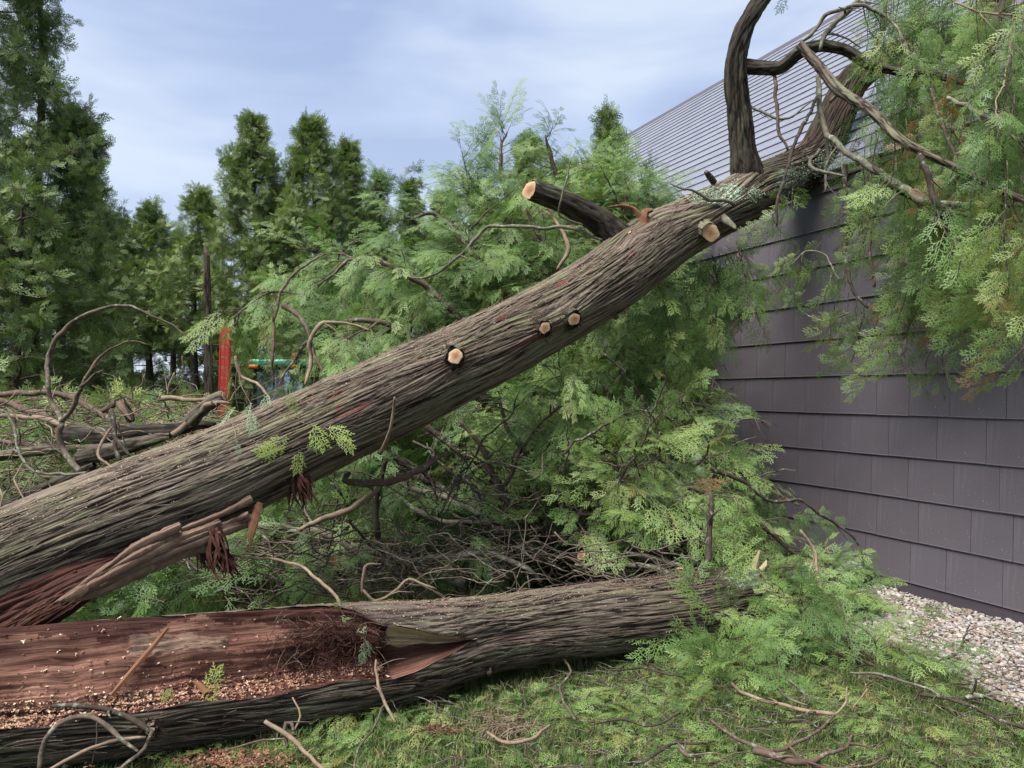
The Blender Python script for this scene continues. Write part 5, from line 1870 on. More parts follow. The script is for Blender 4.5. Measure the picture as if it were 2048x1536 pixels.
BL = [
    ([(1190, 820, 7.2, 24), (1120, 660, 7.3, 20), (1060, 520, 7.4, 16), (1015, 400, 7.5, 12), (1000, 310, 7.6, 8), (1012, 262, 7.6, 4)], 'tall yellowish green bough rising highest against the sky above the trunk', dict(sec=.42, n_sec=90, tint=.60, up=.25, droop=.1, mat='twig_tan', size=.6, bare=0)),
    ([(1260, 800, 7.5, 24), (1210, 620, 7.6, 20), (1150, 450, 7.7, 15), (1110, 340, 7.8, 10), (1092, 270, 7.8, 4)], 'upright bough beside the highest one, ending just left of the roof', dict(sec=.42, n_sec=90, tint=.54, up=.2, droop=.1, mat='twig', size=.6, bare=0)),
    ([(1160, 760, 6.9, 20), (1020, 600, 6.9, 17), (930, 490, 6.9, 13), (870, 430, 6.9, 9), (820, 440, 6.8, 5)], 'arching bough reaching left above the middle of the trunk', dict(sec=.55, n_sec=40, tint=.45, droop=.2)),
    ([(1020, 760, 6.6, 18), (900, 620, 6.4, 14), (800, 540, 6.3, 11), (710, 520, 6.2, 8), (650, 560, 6.1, 5), (600, 620, 6.0, 3)], 'bough curving over to drooping tips above the tractor', dict(sec=.42, n_sec=35, tint=.5, droop=.5)),
    ([(930, 760, 6.3, 16), (800, 660, 6.0, 12), (700, 640, 5.9, 9), (610, 690, 5.8, 7), (560, 760, 5.7, 4)], 'low leafy bough spilling left between trunk and tractor', dict(sec=.40, n_sec=29, tint=.44, droop=.4)),
    ([(1340, 760, 7.3, 22), (1310, 600, 7.3, 18), (1270, 470, 7.4, 14), (1250, 400, 7.4, 9), (1262, 350, 7.4, 5)], 'leafy bough standing between the sawn limb and the roof', dict(sec=.45, n_sec=32, tint=.42, up=.1, droop=.2)),
    ([(1240, 700, 6.7, 18), (1140, 560, 6.6, 14), (1080, 470, 6.6, 10), (1050, 420, 6.6, 5)], 'green bough directly behind the sawn upper limb', dict(sec=.5, n_sec=35, tint=.5, droop=.3)),
    ([(1340, 1080, 6.0, 24), (1330, 960, 6.0, 20), (1360, 860, 6.0, 16), (1400, 810, 5.95, 10), (1425, 790, 5.9, 4)], 'bright green bough whose tips brush the wall below the trunk', dict(sec=.42, n_sec=70, tint=.62, droop=.3)),
    ([(1280, 1100, 6.1, 22), (1230, 950, 6.2, 18), (1210, 830, 6.2, 14), (1240, 760, 6.2, 9), (1290, 720, 6.2, 4)], 'dense bough filling the gap under the middle of the trunk', dict(sec=.5, n_sec=80, tint=.62, droop=.3)),
    ([(1180, 1110, 5.9, 20), (1110, 980, 6.0, 16), (1050, 870, 6.1, 12), (1000, 800, 6.1, 7)], 'leaning bough with lichened bark under the sawn knots', dict(sec=.5, n_sec=50, tint=.55, mat='twig_lichen')),
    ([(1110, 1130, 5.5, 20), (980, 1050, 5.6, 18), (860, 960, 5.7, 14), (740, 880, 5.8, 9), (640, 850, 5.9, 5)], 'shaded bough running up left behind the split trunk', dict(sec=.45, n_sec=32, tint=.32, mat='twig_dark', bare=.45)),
    ([(930, 1170, 5.2, 22), (760, 1110, 5.3, 18), (600, 1060, 5.4, 14), (450, 1060, 5.4, 9), (340, 1120, 5.3, 5)], 'long low bough with bare twigs under the broken bark', dict(sec=.42, n_sec=32, tint=.30, mat='twig_lichen', bare=.55)),
    ([(1420, 960, 5.9, 18), (1470, 940, 5.8, 12), (1515, 955, 5.7, 8), (1560, 990, 5.65, 6), (1600, 1010, 5.6, 4)], 'bough stretching right in front of the lowest wall shingles', dict(sec=.22, n_sec=13, tint=.42, side=2, size=.6, spread=.8)),
    ([(1440, 1000, 5.6, 14), (1500, 1030, 5.5, 10), (1560, 1075, 5.4, 8), (1620, 1130, 5.3, 6), (1680, 1180, 5.2, 4)], 'drooping bough crossing the end of the lying trunk', dict(sec=.26, n_sec=27, tint=.42, side=3, size=.6)),
    ([(1405, 880, 6.6, 26), (1380, 740, 6.7, 22), (1350, 640, 6.8, 18), (1320, 560, 6.9, 10)], 'dark drooping bough hanging against the corner of the wall', dict(sec=.5, n_sec=40, tint=.30, droop=.9, mat='twig_dark')),
    ([(1380, 1190, 5.0, 14), (1420, 1230, 4.7, 12), (1450, 1270, 4.5, 10), (1440, 1320, 4.25, 7), (1400, 1360, 4.1, 4)], 'bright fan of cedar lying on the grass by the trunk', dict(sec=.30, n_sec=35, tint=.56, side=3, size=.68, droop=.15, up=.25)),
    ([(1500, 1190, 4.9, 14), (1580, 1240, 4.6, 12), (1650, 1290, 4.35, 10), (1740, 1330, 4.2, 7), (1810, 1350, 4.1, 4)], 'bushy bough lying between lawn and gravel', dict(sec=.22, n_sec=22, tint=.42, side=3, size=.68, droop=.12, up=.18)),
    ([(1560, 1150, 5.2, 14), (1620, 1160, 5.2, 12), (1690, 1165, 5.25, 10), (1750, 1170, 5.3, 6)], 'small leafy bough on the ground against the wall foot', dict(sec=.17, n_sec=14, tint=.50, side=2, size=.62, droop=.12, up=.3)),
    ([(1420, 1140, 5.0, 16), (1480, 1150, 4.9, 12), (1540, 1210, 4.7, 8), (1580, 1270, 4.5, 4)], 'leafy shoots covering the thin end of the lying trunk', dict(sec=.26, n_sec=32, tint=.45, side=2, size=.65, droop=.5)),
    ([(1140, 600, 8.2, 16), (1180, 480, 8.3, 12), (1230, 420, 8.3, 9), (1290, 360, 8.4, 5)], 'far bough tip showing over the roof corner', dict(sec=.4, n_sec=27, tint=.3, droop=.2)),
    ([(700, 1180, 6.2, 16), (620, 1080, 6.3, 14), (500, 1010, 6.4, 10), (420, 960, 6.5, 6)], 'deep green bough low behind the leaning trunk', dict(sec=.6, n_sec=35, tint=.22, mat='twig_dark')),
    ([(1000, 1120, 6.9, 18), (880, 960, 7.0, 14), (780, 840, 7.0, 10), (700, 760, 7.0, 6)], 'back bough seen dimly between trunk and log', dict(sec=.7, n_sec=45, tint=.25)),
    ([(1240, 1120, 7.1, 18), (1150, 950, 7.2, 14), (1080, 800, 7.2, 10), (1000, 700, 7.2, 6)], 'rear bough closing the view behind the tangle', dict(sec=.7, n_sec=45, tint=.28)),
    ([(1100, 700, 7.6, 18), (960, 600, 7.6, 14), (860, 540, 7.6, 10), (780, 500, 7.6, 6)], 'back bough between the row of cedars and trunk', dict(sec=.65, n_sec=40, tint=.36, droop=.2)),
    ([(860, 760, 6.9, 14), (760, 700, 6.9, 12), (680, 640, 6.9, 9), (640, 560, 6.9, 5)], 'feathery bough behind the arching tan branch', dict(sec=.5, n_sec=32, tint=.42, droop=.2)),
    ([(1230, 700, 8.0, 18), (1200, 520, 8.1, 14), (1180, 400, 8.1, 10), (1165, 320, 8.1, 5)], 'bushy bough filling the dip before the roof edge', dict(sec=.45, n_sec=70, tint=.5, up=.15, droop=.1, size=.65, bare=0)),
    ([(1080, 680, 7.9, 18), (1000, 540, 7.9, 14), (950, 420, 7.9, 10), (925, 350, 7.9, 5)], 'loose bough standing left of the highest one', dict(sec=.42, n_sec=60, tint=.5, up=.15, droop=.1, size=.65, bare=0)),
    ([(1340, 700, 8.0, 16), (1310, 560, 8.0, 12), (1290, 450, 8.0, 9), (1285, 400, 8.0, 5)], 'soft green bough tucked against the lower roof courses', dict(sec=.4, n_sec=50, tint=.45, up=.1, droop=.2, size=.65, bare=0)),
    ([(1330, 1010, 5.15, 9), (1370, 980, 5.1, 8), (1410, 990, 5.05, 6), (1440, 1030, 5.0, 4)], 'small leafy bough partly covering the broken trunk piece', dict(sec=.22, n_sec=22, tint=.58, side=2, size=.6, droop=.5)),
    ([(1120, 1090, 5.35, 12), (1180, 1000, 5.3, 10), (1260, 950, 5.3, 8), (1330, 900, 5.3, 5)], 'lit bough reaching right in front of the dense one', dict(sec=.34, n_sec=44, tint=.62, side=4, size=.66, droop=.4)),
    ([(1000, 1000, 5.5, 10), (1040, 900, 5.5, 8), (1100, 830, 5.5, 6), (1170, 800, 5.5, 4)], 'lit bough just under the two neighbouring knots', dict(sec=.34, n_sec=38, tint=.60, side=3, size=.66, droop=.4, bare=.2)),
    ([(640, 600, 6.2, 7), (560, 585, 6.1, 5), (500, 605, 6.0, 4), (462, 650, 5.95, 3)], 'small bough tip drooping over the top of the red mast', dict(sec=.2, n_sec=20, tint=.6, side=1, size=.6, droop=.8, step=.05)),
]
for i, (pl, label, kw) in enumerate(BL):
    bough(pl, label, seed=i + 1, **kw)

# dense background of the tangle
items = []; tw = MB(); rg = random.Random(77)
for i in range(3400):
    x = rg.uniform(150, 1400); lo = float(np.interp(x, [150, 500, 900, 1400], [1190, 1190, 1180, 1150])); hi = float(np.interp(x, [150, 500, 900, 1150, 1400], [1130, 1010, 760, 700, 700]))
    y = rg.uniform(hi, lo); d = rg.uniform(5.9, 7.8)
    p = P(x, y, d)
    if in_window(p): continue
    if p.z < .05: p.z = rg.uniform(.03, .15)
    items.append(spray_item(p, (rg.gauss(0, 1), rg.gauss(0, .8), rg.gauss(-.2, .7)), rg, .85, rg.uniform(.2, .62), .7, 1.0))
heap = scatter('foliage_heap', C_SPRAY, items, None, 'dim mass of broken cedar foliage filling the space behind both trunks', 'foliage')
for i in range(420):
    x = rg.uniform(300, 1460); y = rg.gauss(1120, 45) if rg.random() < .75 else rg.uniform(900, 1150); y = min(y, 1190); d = rg.uniform(4.9, 6.2)
    if x < 700 and y < 1060: continue
    p = P(x, y, d)
    if p.z < .04: p.z = rg.uniform(.03, .2)
    dv = Vector((rg.gauss(0, 1), rg.gauss(0, .5), rg.gauss(0, .22))).normalized(); l = rg.uniform(.3, 1.0)
    a, b = p - dv * l / 2, p + dv * l / 2
    a.z = max(a.z, .03); b.z = max(b.z, .03)
    tw.tube([a, p + Vector((rg.gauss(0, .06), 0, rg.gauss(0, .06))), b], [.007 * rg.uniform(.4, 1.2), .005, .002], 5, .06, .1, i, jitter=.05)
for i in range(230):
    x = rg.uniform(430, 1420)
    y = rg.uniform(1085, 1195) if i < 120 else rg.uniform(880, 1130)
    d = rg.uniform(4.35, 5.0) if i < 120 else rg.uniform(4.9, 5.5)
    if y < float(np.interp(x, [430, 700, 1000], [1110, 990, 880])): continue
    p = P(x, y, d)
    if p.z < .05: p.z = rg.uniform(.04, .2)
    dv = Vector((rg.gauss(0, 1), rg.gauss(0, .35), rg.gauss(0, .3 if i < 280 else .8))).normalized(); l = rg.uniform(.2, .8)
    w_ = rg.uniform(.35, 1.1)
    tw.tube([p - dv * l / 2, p - dv * l * .15 + Vector((rg.gauss(0, .04), 0, rg.gauss(0, .04))), p + dv * l * .2 + Vector((rg.gauss(0, .05), 0, rg.gauss(0, .05))), p + dv * l / 2], [.006 * w_, .005 * w_, .0045 * w_, .0015], 5, .05, .15, i, jitter=.05)
o = tw.build('twig_tangle', M['twig'], None)
tag(o, 'tangle of thin grey twigs low behind the lying trunk', 'twigs', None, 'stuff')

tw = MB()
for i in range(58):
    x = rg.uniform(520, 1380); y = rg.uniform(float(np.interp(x, [520, 800, 1380], [1020, 900, 820])), 1160); d = rg.uniform(4.9, 5.8)
    p = P(x, y, d)
    if p.z < .1: p.z = rg.uniform(.1, .3)
    a = rg.choice((-1, 1)) * rg.uniform(.3, 1.45)
    dv = Vector((math.cos(a), rg.gauss(0, .35), math.sin(a))).normalized(); l = rg.uniform(.5, 1.3); bow = Vector((rg.gauss(0, .10), 0, rg.gauss(0, .10)))
    r0 = rg.uniform(.005, .012)
    q = tw.tube([p - dv * l / 2, p - dv * l * .15 + bow, p + dv * l * .2 + bow, p + dv * l / 2], [r0, r0 * .85, r0 * .7, r0 * .3], 6, .035, .25, i, jitter=.04)
    for j in range(5):
        k = rg.randrange(3, len(q) - 1); a2 = rg.uniform(0, 6.28); l2 = rg.uniform(.06, .28)
        p0 = Vector(q[k]); v2 = Vector((math.cos(a2), rg.gauss(0, .4), math.sin(a2)))
        tw.tube([p0, p0 + v2 * l2 * .5 + Vector((0, 0, .01)), p0 + v2 * l2], [r0 * .45, r0 * .35, .001], 4, .03, .2, j, jitter=.02)
for v_ in tw.v:
    v_[:, 2] = np.maximum(v_[:, 2], .01)
o = tw.build('bare_twigs', M['twig_dark'], None)
tag(o, 'dark bare twigs criss crossing between the leaning and the lying trunk', 'twigs', None, 'stuff')

# individual bare branches in the tangle
TL = [
    ([(700, 945, 4.7, 9), (690, 960, 4.7, 13), (730, 968, 4.75, 15), (790, 962, 4.8, 15), (840, 938, 4.85, 14), (880, 915, 4.9, 12), (900, 907, 4.92, 9)], 'twig_red', 'reddish curved branch with a torn end under the trunk', 2),
    ([(600, 1060, 4.9, 9), (690, 1020, 4.85, 13), (750, 985, 4.8, 11), (765, 968, 4.8, 7)], 'twig_tan', 'tan branch slanting down left from the reddish curved one', 1),
    ([(770, 1110, 5.0, 10), (755, 1060, 5.0, 12), (752, 1010, 5.0, 12), (762, 960, 5.0, 10), (770, 920, 5.0, 8)], 'twig_dark', 'dark upright branch crossing the reddish one', 2),
    ([(820, 1125, 5.0, 12), (880, 1115, 5.0, 14), (940, 1108, 5.0, 13), (1000, 1115, 5.0, 12), (1050, 1135, 5.0, 10), (1085, 1165, 5.0, 7)], 'twig_lichen', 'low arched branch with pale lichen just above the log', 4),
    ([(680, 1085, 5.1, 12), (730, 1110, 5.1, 14), (790, 1140, 5.1, 14), (820, 1190, 5.1, 13)], 'twig', 'grey branch bending down to the log at its left end', 3),
    ([(1160, 1115, 5.3, 10), (1130, 1030, 5.35, 11), (1090, 960, 5.4, 12), (1050, 900, 5.45, 12), (1015, 860, 5.5, 9), (1000, 800, 5.5, 6)], 'twig_dark', 'long bent branch rising behind the pale sawn end', 4),
    ([(1080, 1060, 5.6, 8), (1020, 1010, 5.5, 11), (985, 950, 5.45, 12), (960, 890, 5.4, 11), (920, 840, 5.4, 8)], 'twig', 'grey bent branch left of the long one', 3),
    ([(960, 1030, 5.6, 14), (900, 1000, 5.6, 14), (840, 980, 5.6, 12), (790, 960, 5.6, 8)], 'twig_lichen', 'lichen crusted branch in the middle of the tangle', 3),
    ([(980, 1048, 5.4, 9), (900, 1042, 5.4, 11), (850, 1030, 5.4, 11), (790, 985, 5.4, 7)], 'twig_lichen', 'second lichened branch sloping left under the first', 2),
    ([(1020, 1000, 5.6, 16), (960, 930, 5.65, 18), (900, 890, 5.7, 16), (850, 850, 5.7, 12)], 'twig_dark', 'thick dark branch deep in the tangle', 3),
    ([(725, 1190, 4.3, 5), (722, 1150, 4.3, 5), (735, 1130, 4.32, 5), (765, 1125, 4.35, 3)], 'twig_tan', 'pale looping twig above the nest of fibre', 0),
    ([(726, 1180, 4.3, 5), (750, 1202, 4.3, 6), (790, 1185, 4.3, 6), (822, 1158, 4.3, 6), (870, 1175, 4.3, 4)], 'twig_tan', 'pale twig resting in a loop on the log', 1),
    ([(1250, 1105, 5.0, 8), (1300, 1115, 4.95, 11), (1350, 1130, 4.9, 12), (1400, 1155, 4.8, 9)], 'twig_lichen', 'mossy branch meeting the log near its small sawn stub', 2),
    ([(1150, 1130, 5.0, 6), (1210, 1130, 4.95, 8), (1270, 1128, 4.9, 10), (1340, 1148, 4.8, 12), (1385, 1165, 4.7, 8)], 'twig_lichen', 'pale mossy branch lying just behind the log', 3),
    ([(690, 1240, 3.7, 4), (672, 1200, 3.75, 7), (640, 1160, 3.85, 7), (600, 1135, 3.95, 6), (540, 1118, 4.0, 5), (450, 1110, 4.1, 4)], 'twig_tan', 'thin arching twig dropping onto the log above the nest', 0),
    ([(1392, 1180, 4.5, 14), (1412, 1130, 4.6, 13), (1422, 1060, 4.7, 12), (1424, 990, 4.75, 9)], 'twig_dark', 'upright rough branch standing at the end of the log', 4),
    ([(1300, 1240, 4.3, 3), (1260, 1200, 4.3, 4), (1230, 1190, 4.3, 4), (1228, 1235, 4.25, 4), (1140, 1245, 4.15, 4), (1128, 1235, 4.15, 3)], 'twig', 'curled thin twig draped over the lying trunk', 2),
    ([(1420, 940, 5.3, 8), (1480, 960, 5.3, 8), (1535, 1000, 5.3, 7), (1600, 1000, 5.3, 6), (1650, 1035, 5.3, 6), (1710, 1080, 5.3, 4), (1728, 1130, 5.3, 3)], 'twig_dark', 'long thin drooping branch in front of the wall', 6),
    ([(1445, 1000, 5.1, 8), (1500, 1030, 5.1, 10), (1545, 1070, 5.1, 9), (1590, 1110, 5.1, 6)], 'twig_dark', 'dark branch slanting down beside the pale splinter', 4),
    ([(1600, 1060, 4.9, 5), (1630, 1110, 4.85, 6), (1640, 1170, 4.7, 6), (1690, 1230, 4.5, 7), (1740, 1270, 4.35, 5)], 'twig_tan', 'tan branch coming down onto the gravel', 3),
]
for i, (pl, mt, lab, sd) in enumerate(TL):
    mbb, q = branch(None, pl, M[mt], seed=100 + i, side=sd, side_len=.22, sides=8, name='bare_branch')
    tag(mbb, lab, 'branch')

# sawn branch end, pale snags
r1 = empty('sawn_branch', P(1163, 1111, 5.0), 'round sawn branch end facing out above the lying trunk', 'branch')
_, inf = bark_tube('bark', [P(1230, 1128, 5.5), P(1190, 1118, 5.2), P(1163, 1111, 5.0)], [.05, .042, .033], M['bark_dark'], r1, nt=40, cell=.03, amp=.008)
cut_face(r1, P(1162.5, 1111, 4.995), P(1163, 1111, 4) - P(1180, 1114, 5.1), .031, seed=7)
r2 = empty('broken_trunk_piece', P(1430, 1090, 5.2), 'lichen covered broken trunk piece with a torn pale yellow face', 'log')
_, inf = bark_tube('bark', [P(1390, 900, 5.75), P(1405, 965, 5.6), P(1418, 1030, 5.45), P(1440, 1120, 5.25)], [.035, .055, .07, .07], M['bark_log'], r2, nt=60, cell=.035, amp=.012,
                   lichen=[(s0, th, .12, .08) for s0 in (.1, .6) for th in (-.9, .6)])
mb = MB()
blade3(mb, [P(1430, 1010, 5.33), P(1436, 1040, 5.3), P(1446, 1070, 5.25), P(1452, 1092, 5.22)], [.006, .022, .026, .004], .012, 3)
build_uv(mb, 'torn_face', M['sap'], r2, (0, 0, 1))
mb = MB()
blade3(mb, [P(1505, 1142, 4.85), P(1512, 1122, 4.85), P(1520, 1100, 4.85)], [.034, .022, .004], .016, 3)
blade3(mb, [P(1522, 1140, 4.85), P(1530, 1130, 4.85), P(1533, 1120, 4.85)], [.02, .018, .004], .015, 6)
o = build_uv(mb, 'pale_snag', M['sap'], log, (0, 0, 1))
mb = MB()
blade3(mb, [P(1300, 948, 5.5), P(1330, 962, 5.5), P(1360, 968, 5.5), P(1386, 969, 5.5)], [.012, .02, .018, .004], .014, 4)
o = build_uv(mb, 'torn_branch_end', M['splinter'], None, (1, 0, 0)); tag(o, 'peeled orange torn branch end sticking right out of the foliage', 'broken branch')

# ---------------------------------------------------------------- brush pile, left
PL = [
    ([(-60, 800, 6.6, 9), (0, 790, 6.6, 11), (90, 786, 6.5, 12), (150, 800, 6.45, 13), (210, 832, 6.35, 12), (270, 868, 6.2, 9), (300, 885, 6.1, 5)], 'twig_red', 'smooth curved branch along the top of the brush pile'),
    ([(-60, 792, 6.3, 12), (0, 800, 6.3, 12), (60, 822, 6.2, 14), (120, 850, 6.1, 14), (170, 872, 6.0, 9)], 'twig_red', 'reddish branch just below the top curved one'),
    ([(-60, 830, 6.1, 9), (20, 832, 6.1, 10), (100, 840, 6.0, 12), (180, 860, 5.9, 9), (240, 866, 5.8, 5)], 'twig_tan', 'pale tan branch under the two reddish ones'),
    ([(-60, 880, 5.9, 8), (0, 884, 5.9, 10), (60, 890, 5.8, 12), (130, 902, 5.7, 12), (200, 910, 5.6, 6)], 'twig_red', 'straight reddish branch in the middle of the pile'),
    ([(-80, 925, 5.6, 18), (0, 912, 5.6, 20), (90, 900, 5.55, 20), (200, 895, 5.5, 14), (300, 880, 5.5, 8)], 'bark_dark', 'thick dark branch running out of frame in the pile'),
    ([(140, 872, 5.75, 44), (200, 872, 5.7, 42), (260, 868, 5.65, 38), (330, 862, 5.6, 28), (400, 850, 5.55, 18), (430, 850, 5.5, 8)], 'bark_dark', 'thickest dark log lying on the brush pile'),
    ([(160, 916, 5.3, 34), (220, 902, 5.3, 32), (270, 890, 5.3, 28), (320, 876, 5.3, 18), (340, 872, 5.3, 10)], 'bark_dark', 'second dark log just under the thickest one'),
    ([(0, 1018, 5.0, 22), (60, 990, 5.0, 24), (130, 960, 5.0, 22), (190, 930, 5.0, 14)], 'bark_dark', 'dark log touching the top of the leaning trunk'),
    ([(380, 845, 5.4, 30), (400, 822, 5.4, 27), (430, 800, 5.4, 26), (448, 792, 5.4, 22)], 'bark_dark', 'short dark branch end poking up before the red mast'),
    ([(345, 870, 5.4, 14), (380, 845, 5.4, 14), (410, 815, 5.35, 12), (445, 802, 5.3, 8), (462, 806, 5.3, 4)], 'twig_tan', 'tan forked branch beside the short dark one'),
    ([(325, 797, 5.4, 10), (350, 794, 5.4, 9), (385, 800, 5.4, 9), (440, 800, 5.4, 5)], 'twig_tan', 'horizontal stick with a sawn left end on the pile'),
    ([(262, 843, 5.8, 16), (255, 825, 5.8, 18), (243, 808, 5.8, 20), (238, 798, 5.8, 20)], 'bark_dark', 'split upright stub on the pile'),
    ([(205, 824, 5.9, 10), (222, 812, 5.9, 12), (235, 802, 5.9, 10)], 'twig_red', 'short reddish stick leaning on the split stub'),
    ([(160, 945, 4.9, 12.58), (128, 900, 5.0, 12.58), (118, 860, 5.0, 11.1), (122, 845, 5.0, 11.1), (104, 810, 5.1, 9.62), (95, 770, 5.1, 8.88), (98, 720, 5.2, 8.88), (110, 680, 5.2, 8.88), (140, 645, 5.2, 8.14), (190, 620, 5.2, 7.4), (248, 612, 5.2, 5.92), (300, 630, 5.2, 4.44), (350, 655, 5.2, 2.96), (400, 690, 5.2, 1.48)], 'twig', 'tall arching bare branch curving over the whole pile'),
    ([(122, 845, 5.0, 9), (140, 820, 5.0, 9), (160, 780, 5.0, 8), (185, 730, 5.05, 6), (205, 708, 5.1, 4), (250, 685, 5.1, 3), (300, 690, 5.1, 2)], 'twig_red', 'thin branch rising right of the tall arching one'),
    ([(160, 775, 5.0, 6), (185, 750, 5.0, 5), (208, 740, 5.0, 3)], 'twig', 'short fork at the side of the thin rising branch'),
    ([(240, 925, 5.1, 9), (225, 850, 5.2, 9), (220, 822, 5.2, 11), (228, 870, 5.1, 9), (240, 890, 5.05, 8), (258, 912, 4.95, 5)], 'twig_dark', 'dark bent branch before the two logs'),
    ([(225, 935, 4.7, 4), (198, 915, 4.75, 6), (202, 890, 4.8, 6), (215, 865, 4.85, 5), (225, 855, 4.9, 4)], 'twig_tan', 'thin tan twig hooked over the leaning trunk'),
    ([(170, 945, 4.7, 4), (120, 950, 4.8, 6), (70, 942, 4.85, 5), (40, 910, 4.9, 5), (18, 830, 5.0, 5), (0, 820, 5.0, 4)], 'twig_lichen', 'slender lichened branch sagging at the pile foot'),
    ([(335, 790, 5.6, 4), (338, 770, 5.6, 4), (345, 755, 5.6, 4), (350, 745, 5.6, 3)], 'twig_tan', 'little forked twig standing on top of the pile'),
    ([(610, 770, 5.2, 6), (622, 720, 5.3, 9), (618, 690, 5.3, 9), (628, 665, 5.3, 9), (650, 648, 5.3, 8), (690, 645, 5.3, 6), (740, 662, 5.3, 4)], 'twig_tan', 'curved tan branch rising above the trunk beside the cab'),
    ([(566, 612, 5.6, 12), (595, 632, 5.5, 9), (612, 655, 5.4, 7), (628, 700, 5.3, 6), (650, 760, 5.2, 4)], 'twig_red', 'reddish broken branch crossing the curved tan one'),
    ([(470, 712, 5.3, 5), (475, 735, 5.3, 8), (490, 758, 5.3, 7), (520, 770, 5.2, 6), (540, 800, 5.1, 4)], 'twig_tan', 'angular tan branch left of the tractor cab'),
    ([(548, 770, 5.4, 5), (545, 700, 5.4, 6), (552, 620, 5.5, 6), (580, 555, 5.6, 5), (640, 510, 5.7, 4)], 'twig_red', 'long whip of a branch bending up past the cab roof'),
    ([(805, 550, 6.3, 3), (850, 556, 6.2, 5), (900, 525, 6.1, 6), (950, 480, 6.0, 7), (980, 452, 5.95, 7), (1060, 455, 5.8, 7), (1140, 455, 5.7, 7), (1180, 470, 5.6, 7), (1205, 480, 5.55, 5)], 'twig_lichen', 'thin horizontal branch passing behind the sawn limb'),
    ([(1115, 540, 6.0, 8), (1135, 500, 6.0, 9), (1110, 440, 6.1, 6), (1090, 400, 6.1, 4)], 'twig_tan', 'tan branch standing behind the trunk left of the sawn limb'),
    ([(1165, 450, 5.4, 4), (1118, 430, 5.35, 4), (1125, 395, 5.3, 4), (1135, 340, 5.3, 3), (1142, 318, 5.3, 2)], 'twig_lichen', 'thin twig curling up around the sawn limb'),
]
for i, (pl, mt, lab) in enumerate(PL):
    if mt == 'bark_dark':
        r_ = empty('cut_branch', P(*pl[0][:3]), lab, 'branch')
        o, inf = limb(r_, 'bark', pl, M['bark_dark'] if i % 2 else M['bark_log'], nt=44, cell=.035, amp=.010, seed=50 + i)
        if pl[-1][3] > 15:
            cut_face(r_, P(*pl[-1][:3]), P(*pl[-1][:3]) - P(*pl[-2][:3]), RW(pl[-1][3], pl[-1][2]) * 1.0, seed=i)
        if i == 5 or i == 6:
            cut_face(r_, P(*pl[0][:3]), P(*pl[0][:3]) - P(*pl[1][:3]), RW(pl[0][3], pl[0][2]) * 1.0, M['twig_dark'], seed=i)
    else:
        o, q = branch(None, pl, M[mt], seed=200 + i, side=(5 if i == 13 else 2), side_len=.32, sides=8, name='cut_branch', jitter=.02)
        tag(o, lab, 'branch')
tag(o, None, None)
mb = MB()
blade3(mb, [P(238, 802, 5.78), P(245, 818, 5.76), P(262, 840, 5.75)], [.035, .030, .006], .02, 2)
o = build_uv(mb, 'split_wood', M['heart_pale'], None, (0, 0, 1)); tag(o, 'pale split piece standing on the split stub in the pile', 'wood')
tw = MB(); twr = MB(); rg = random.Random(91)
for i in range(420):
    x = rg.uniform(-60, 430); ylo = float(np.interp(x, [-60, 0, 200, 430], [1060, 1030, 950, 880])); y = rg.uniform(806, ylo)
    d = float(np.interp(y, [800, 1000], [6.4, 4.9])) + rg.uniform(-.3, .9)
    p = P(x, y, d)
    if rg.random() < .25: p.z = rg.uniform(.05, .5)
    dv = Vector((rg.gauss(0, 1), rg.gauss(0, .5), rg.gauss(0, .35))).normalized(); l = rg.uniform(.25, 1.1)
    (tw if i % 2 else twr).tube([p - dv * l / 2, p + Vector((rg.gauss(0, .09), 0, rg.gauss(0, .09))), p + dv * l / 2 - Vector((0, 0, rg.uniform(0, .1)))], [.006 * rg.uniform(.4, 1.3), .005, .0018], 5, .06, .1, i, jitter=.07)
o = tw.build('brush_twigs', M['twig_tan'], None); tag(o, 'pale thin twigs heaped in the brush pile at the picture edge', 'twigs', None, 'stuff')
o = twr.build('brush_twigs', M['twig'], None); tag(o, 'grey thin twigs mixed through the brush pile', 'twigs', None, 'stuff')
items = []
for i in range(620):
    x = rg.uniform(-60, 470); ylo = float(np.interp(x, [-60, 0, 200, 470], [1060, 1030, 950, 860])); y = rg.uniform(812, ylo) if rg.random() < .8 else rg.uniform(830, 870)
    d = float(np.interp(y, [800, 1000], [6.6, 5.1])) + rg.uniform(.0, 1.3)
    p = P(x, y, d)
    items.append(spray_item(p, (rg.gauss(0, 1), rg.gauss(0, .7), rg.gauss(-.2, .6)), rg, .7, rg.uniform(.2, .72), .4, 1.0))
for i in range(500):
    p = Vector((rg.uniform(-4.6, -1.6), rg.uniform(4.6, 7.0), rg.uniform(.05, .75)))
    items.append(spray_item(p, (rg.gauss(0, 1), rg.gauss(0, .7), rg.gauss(0, .5)), rg, .9, rg.uniform(.1, .4), .6, 1.0))
scatter('brush_foliage', C_SPRAY, items, None, 'loose green cedar foliage caught in the brush pile', 'foliage')

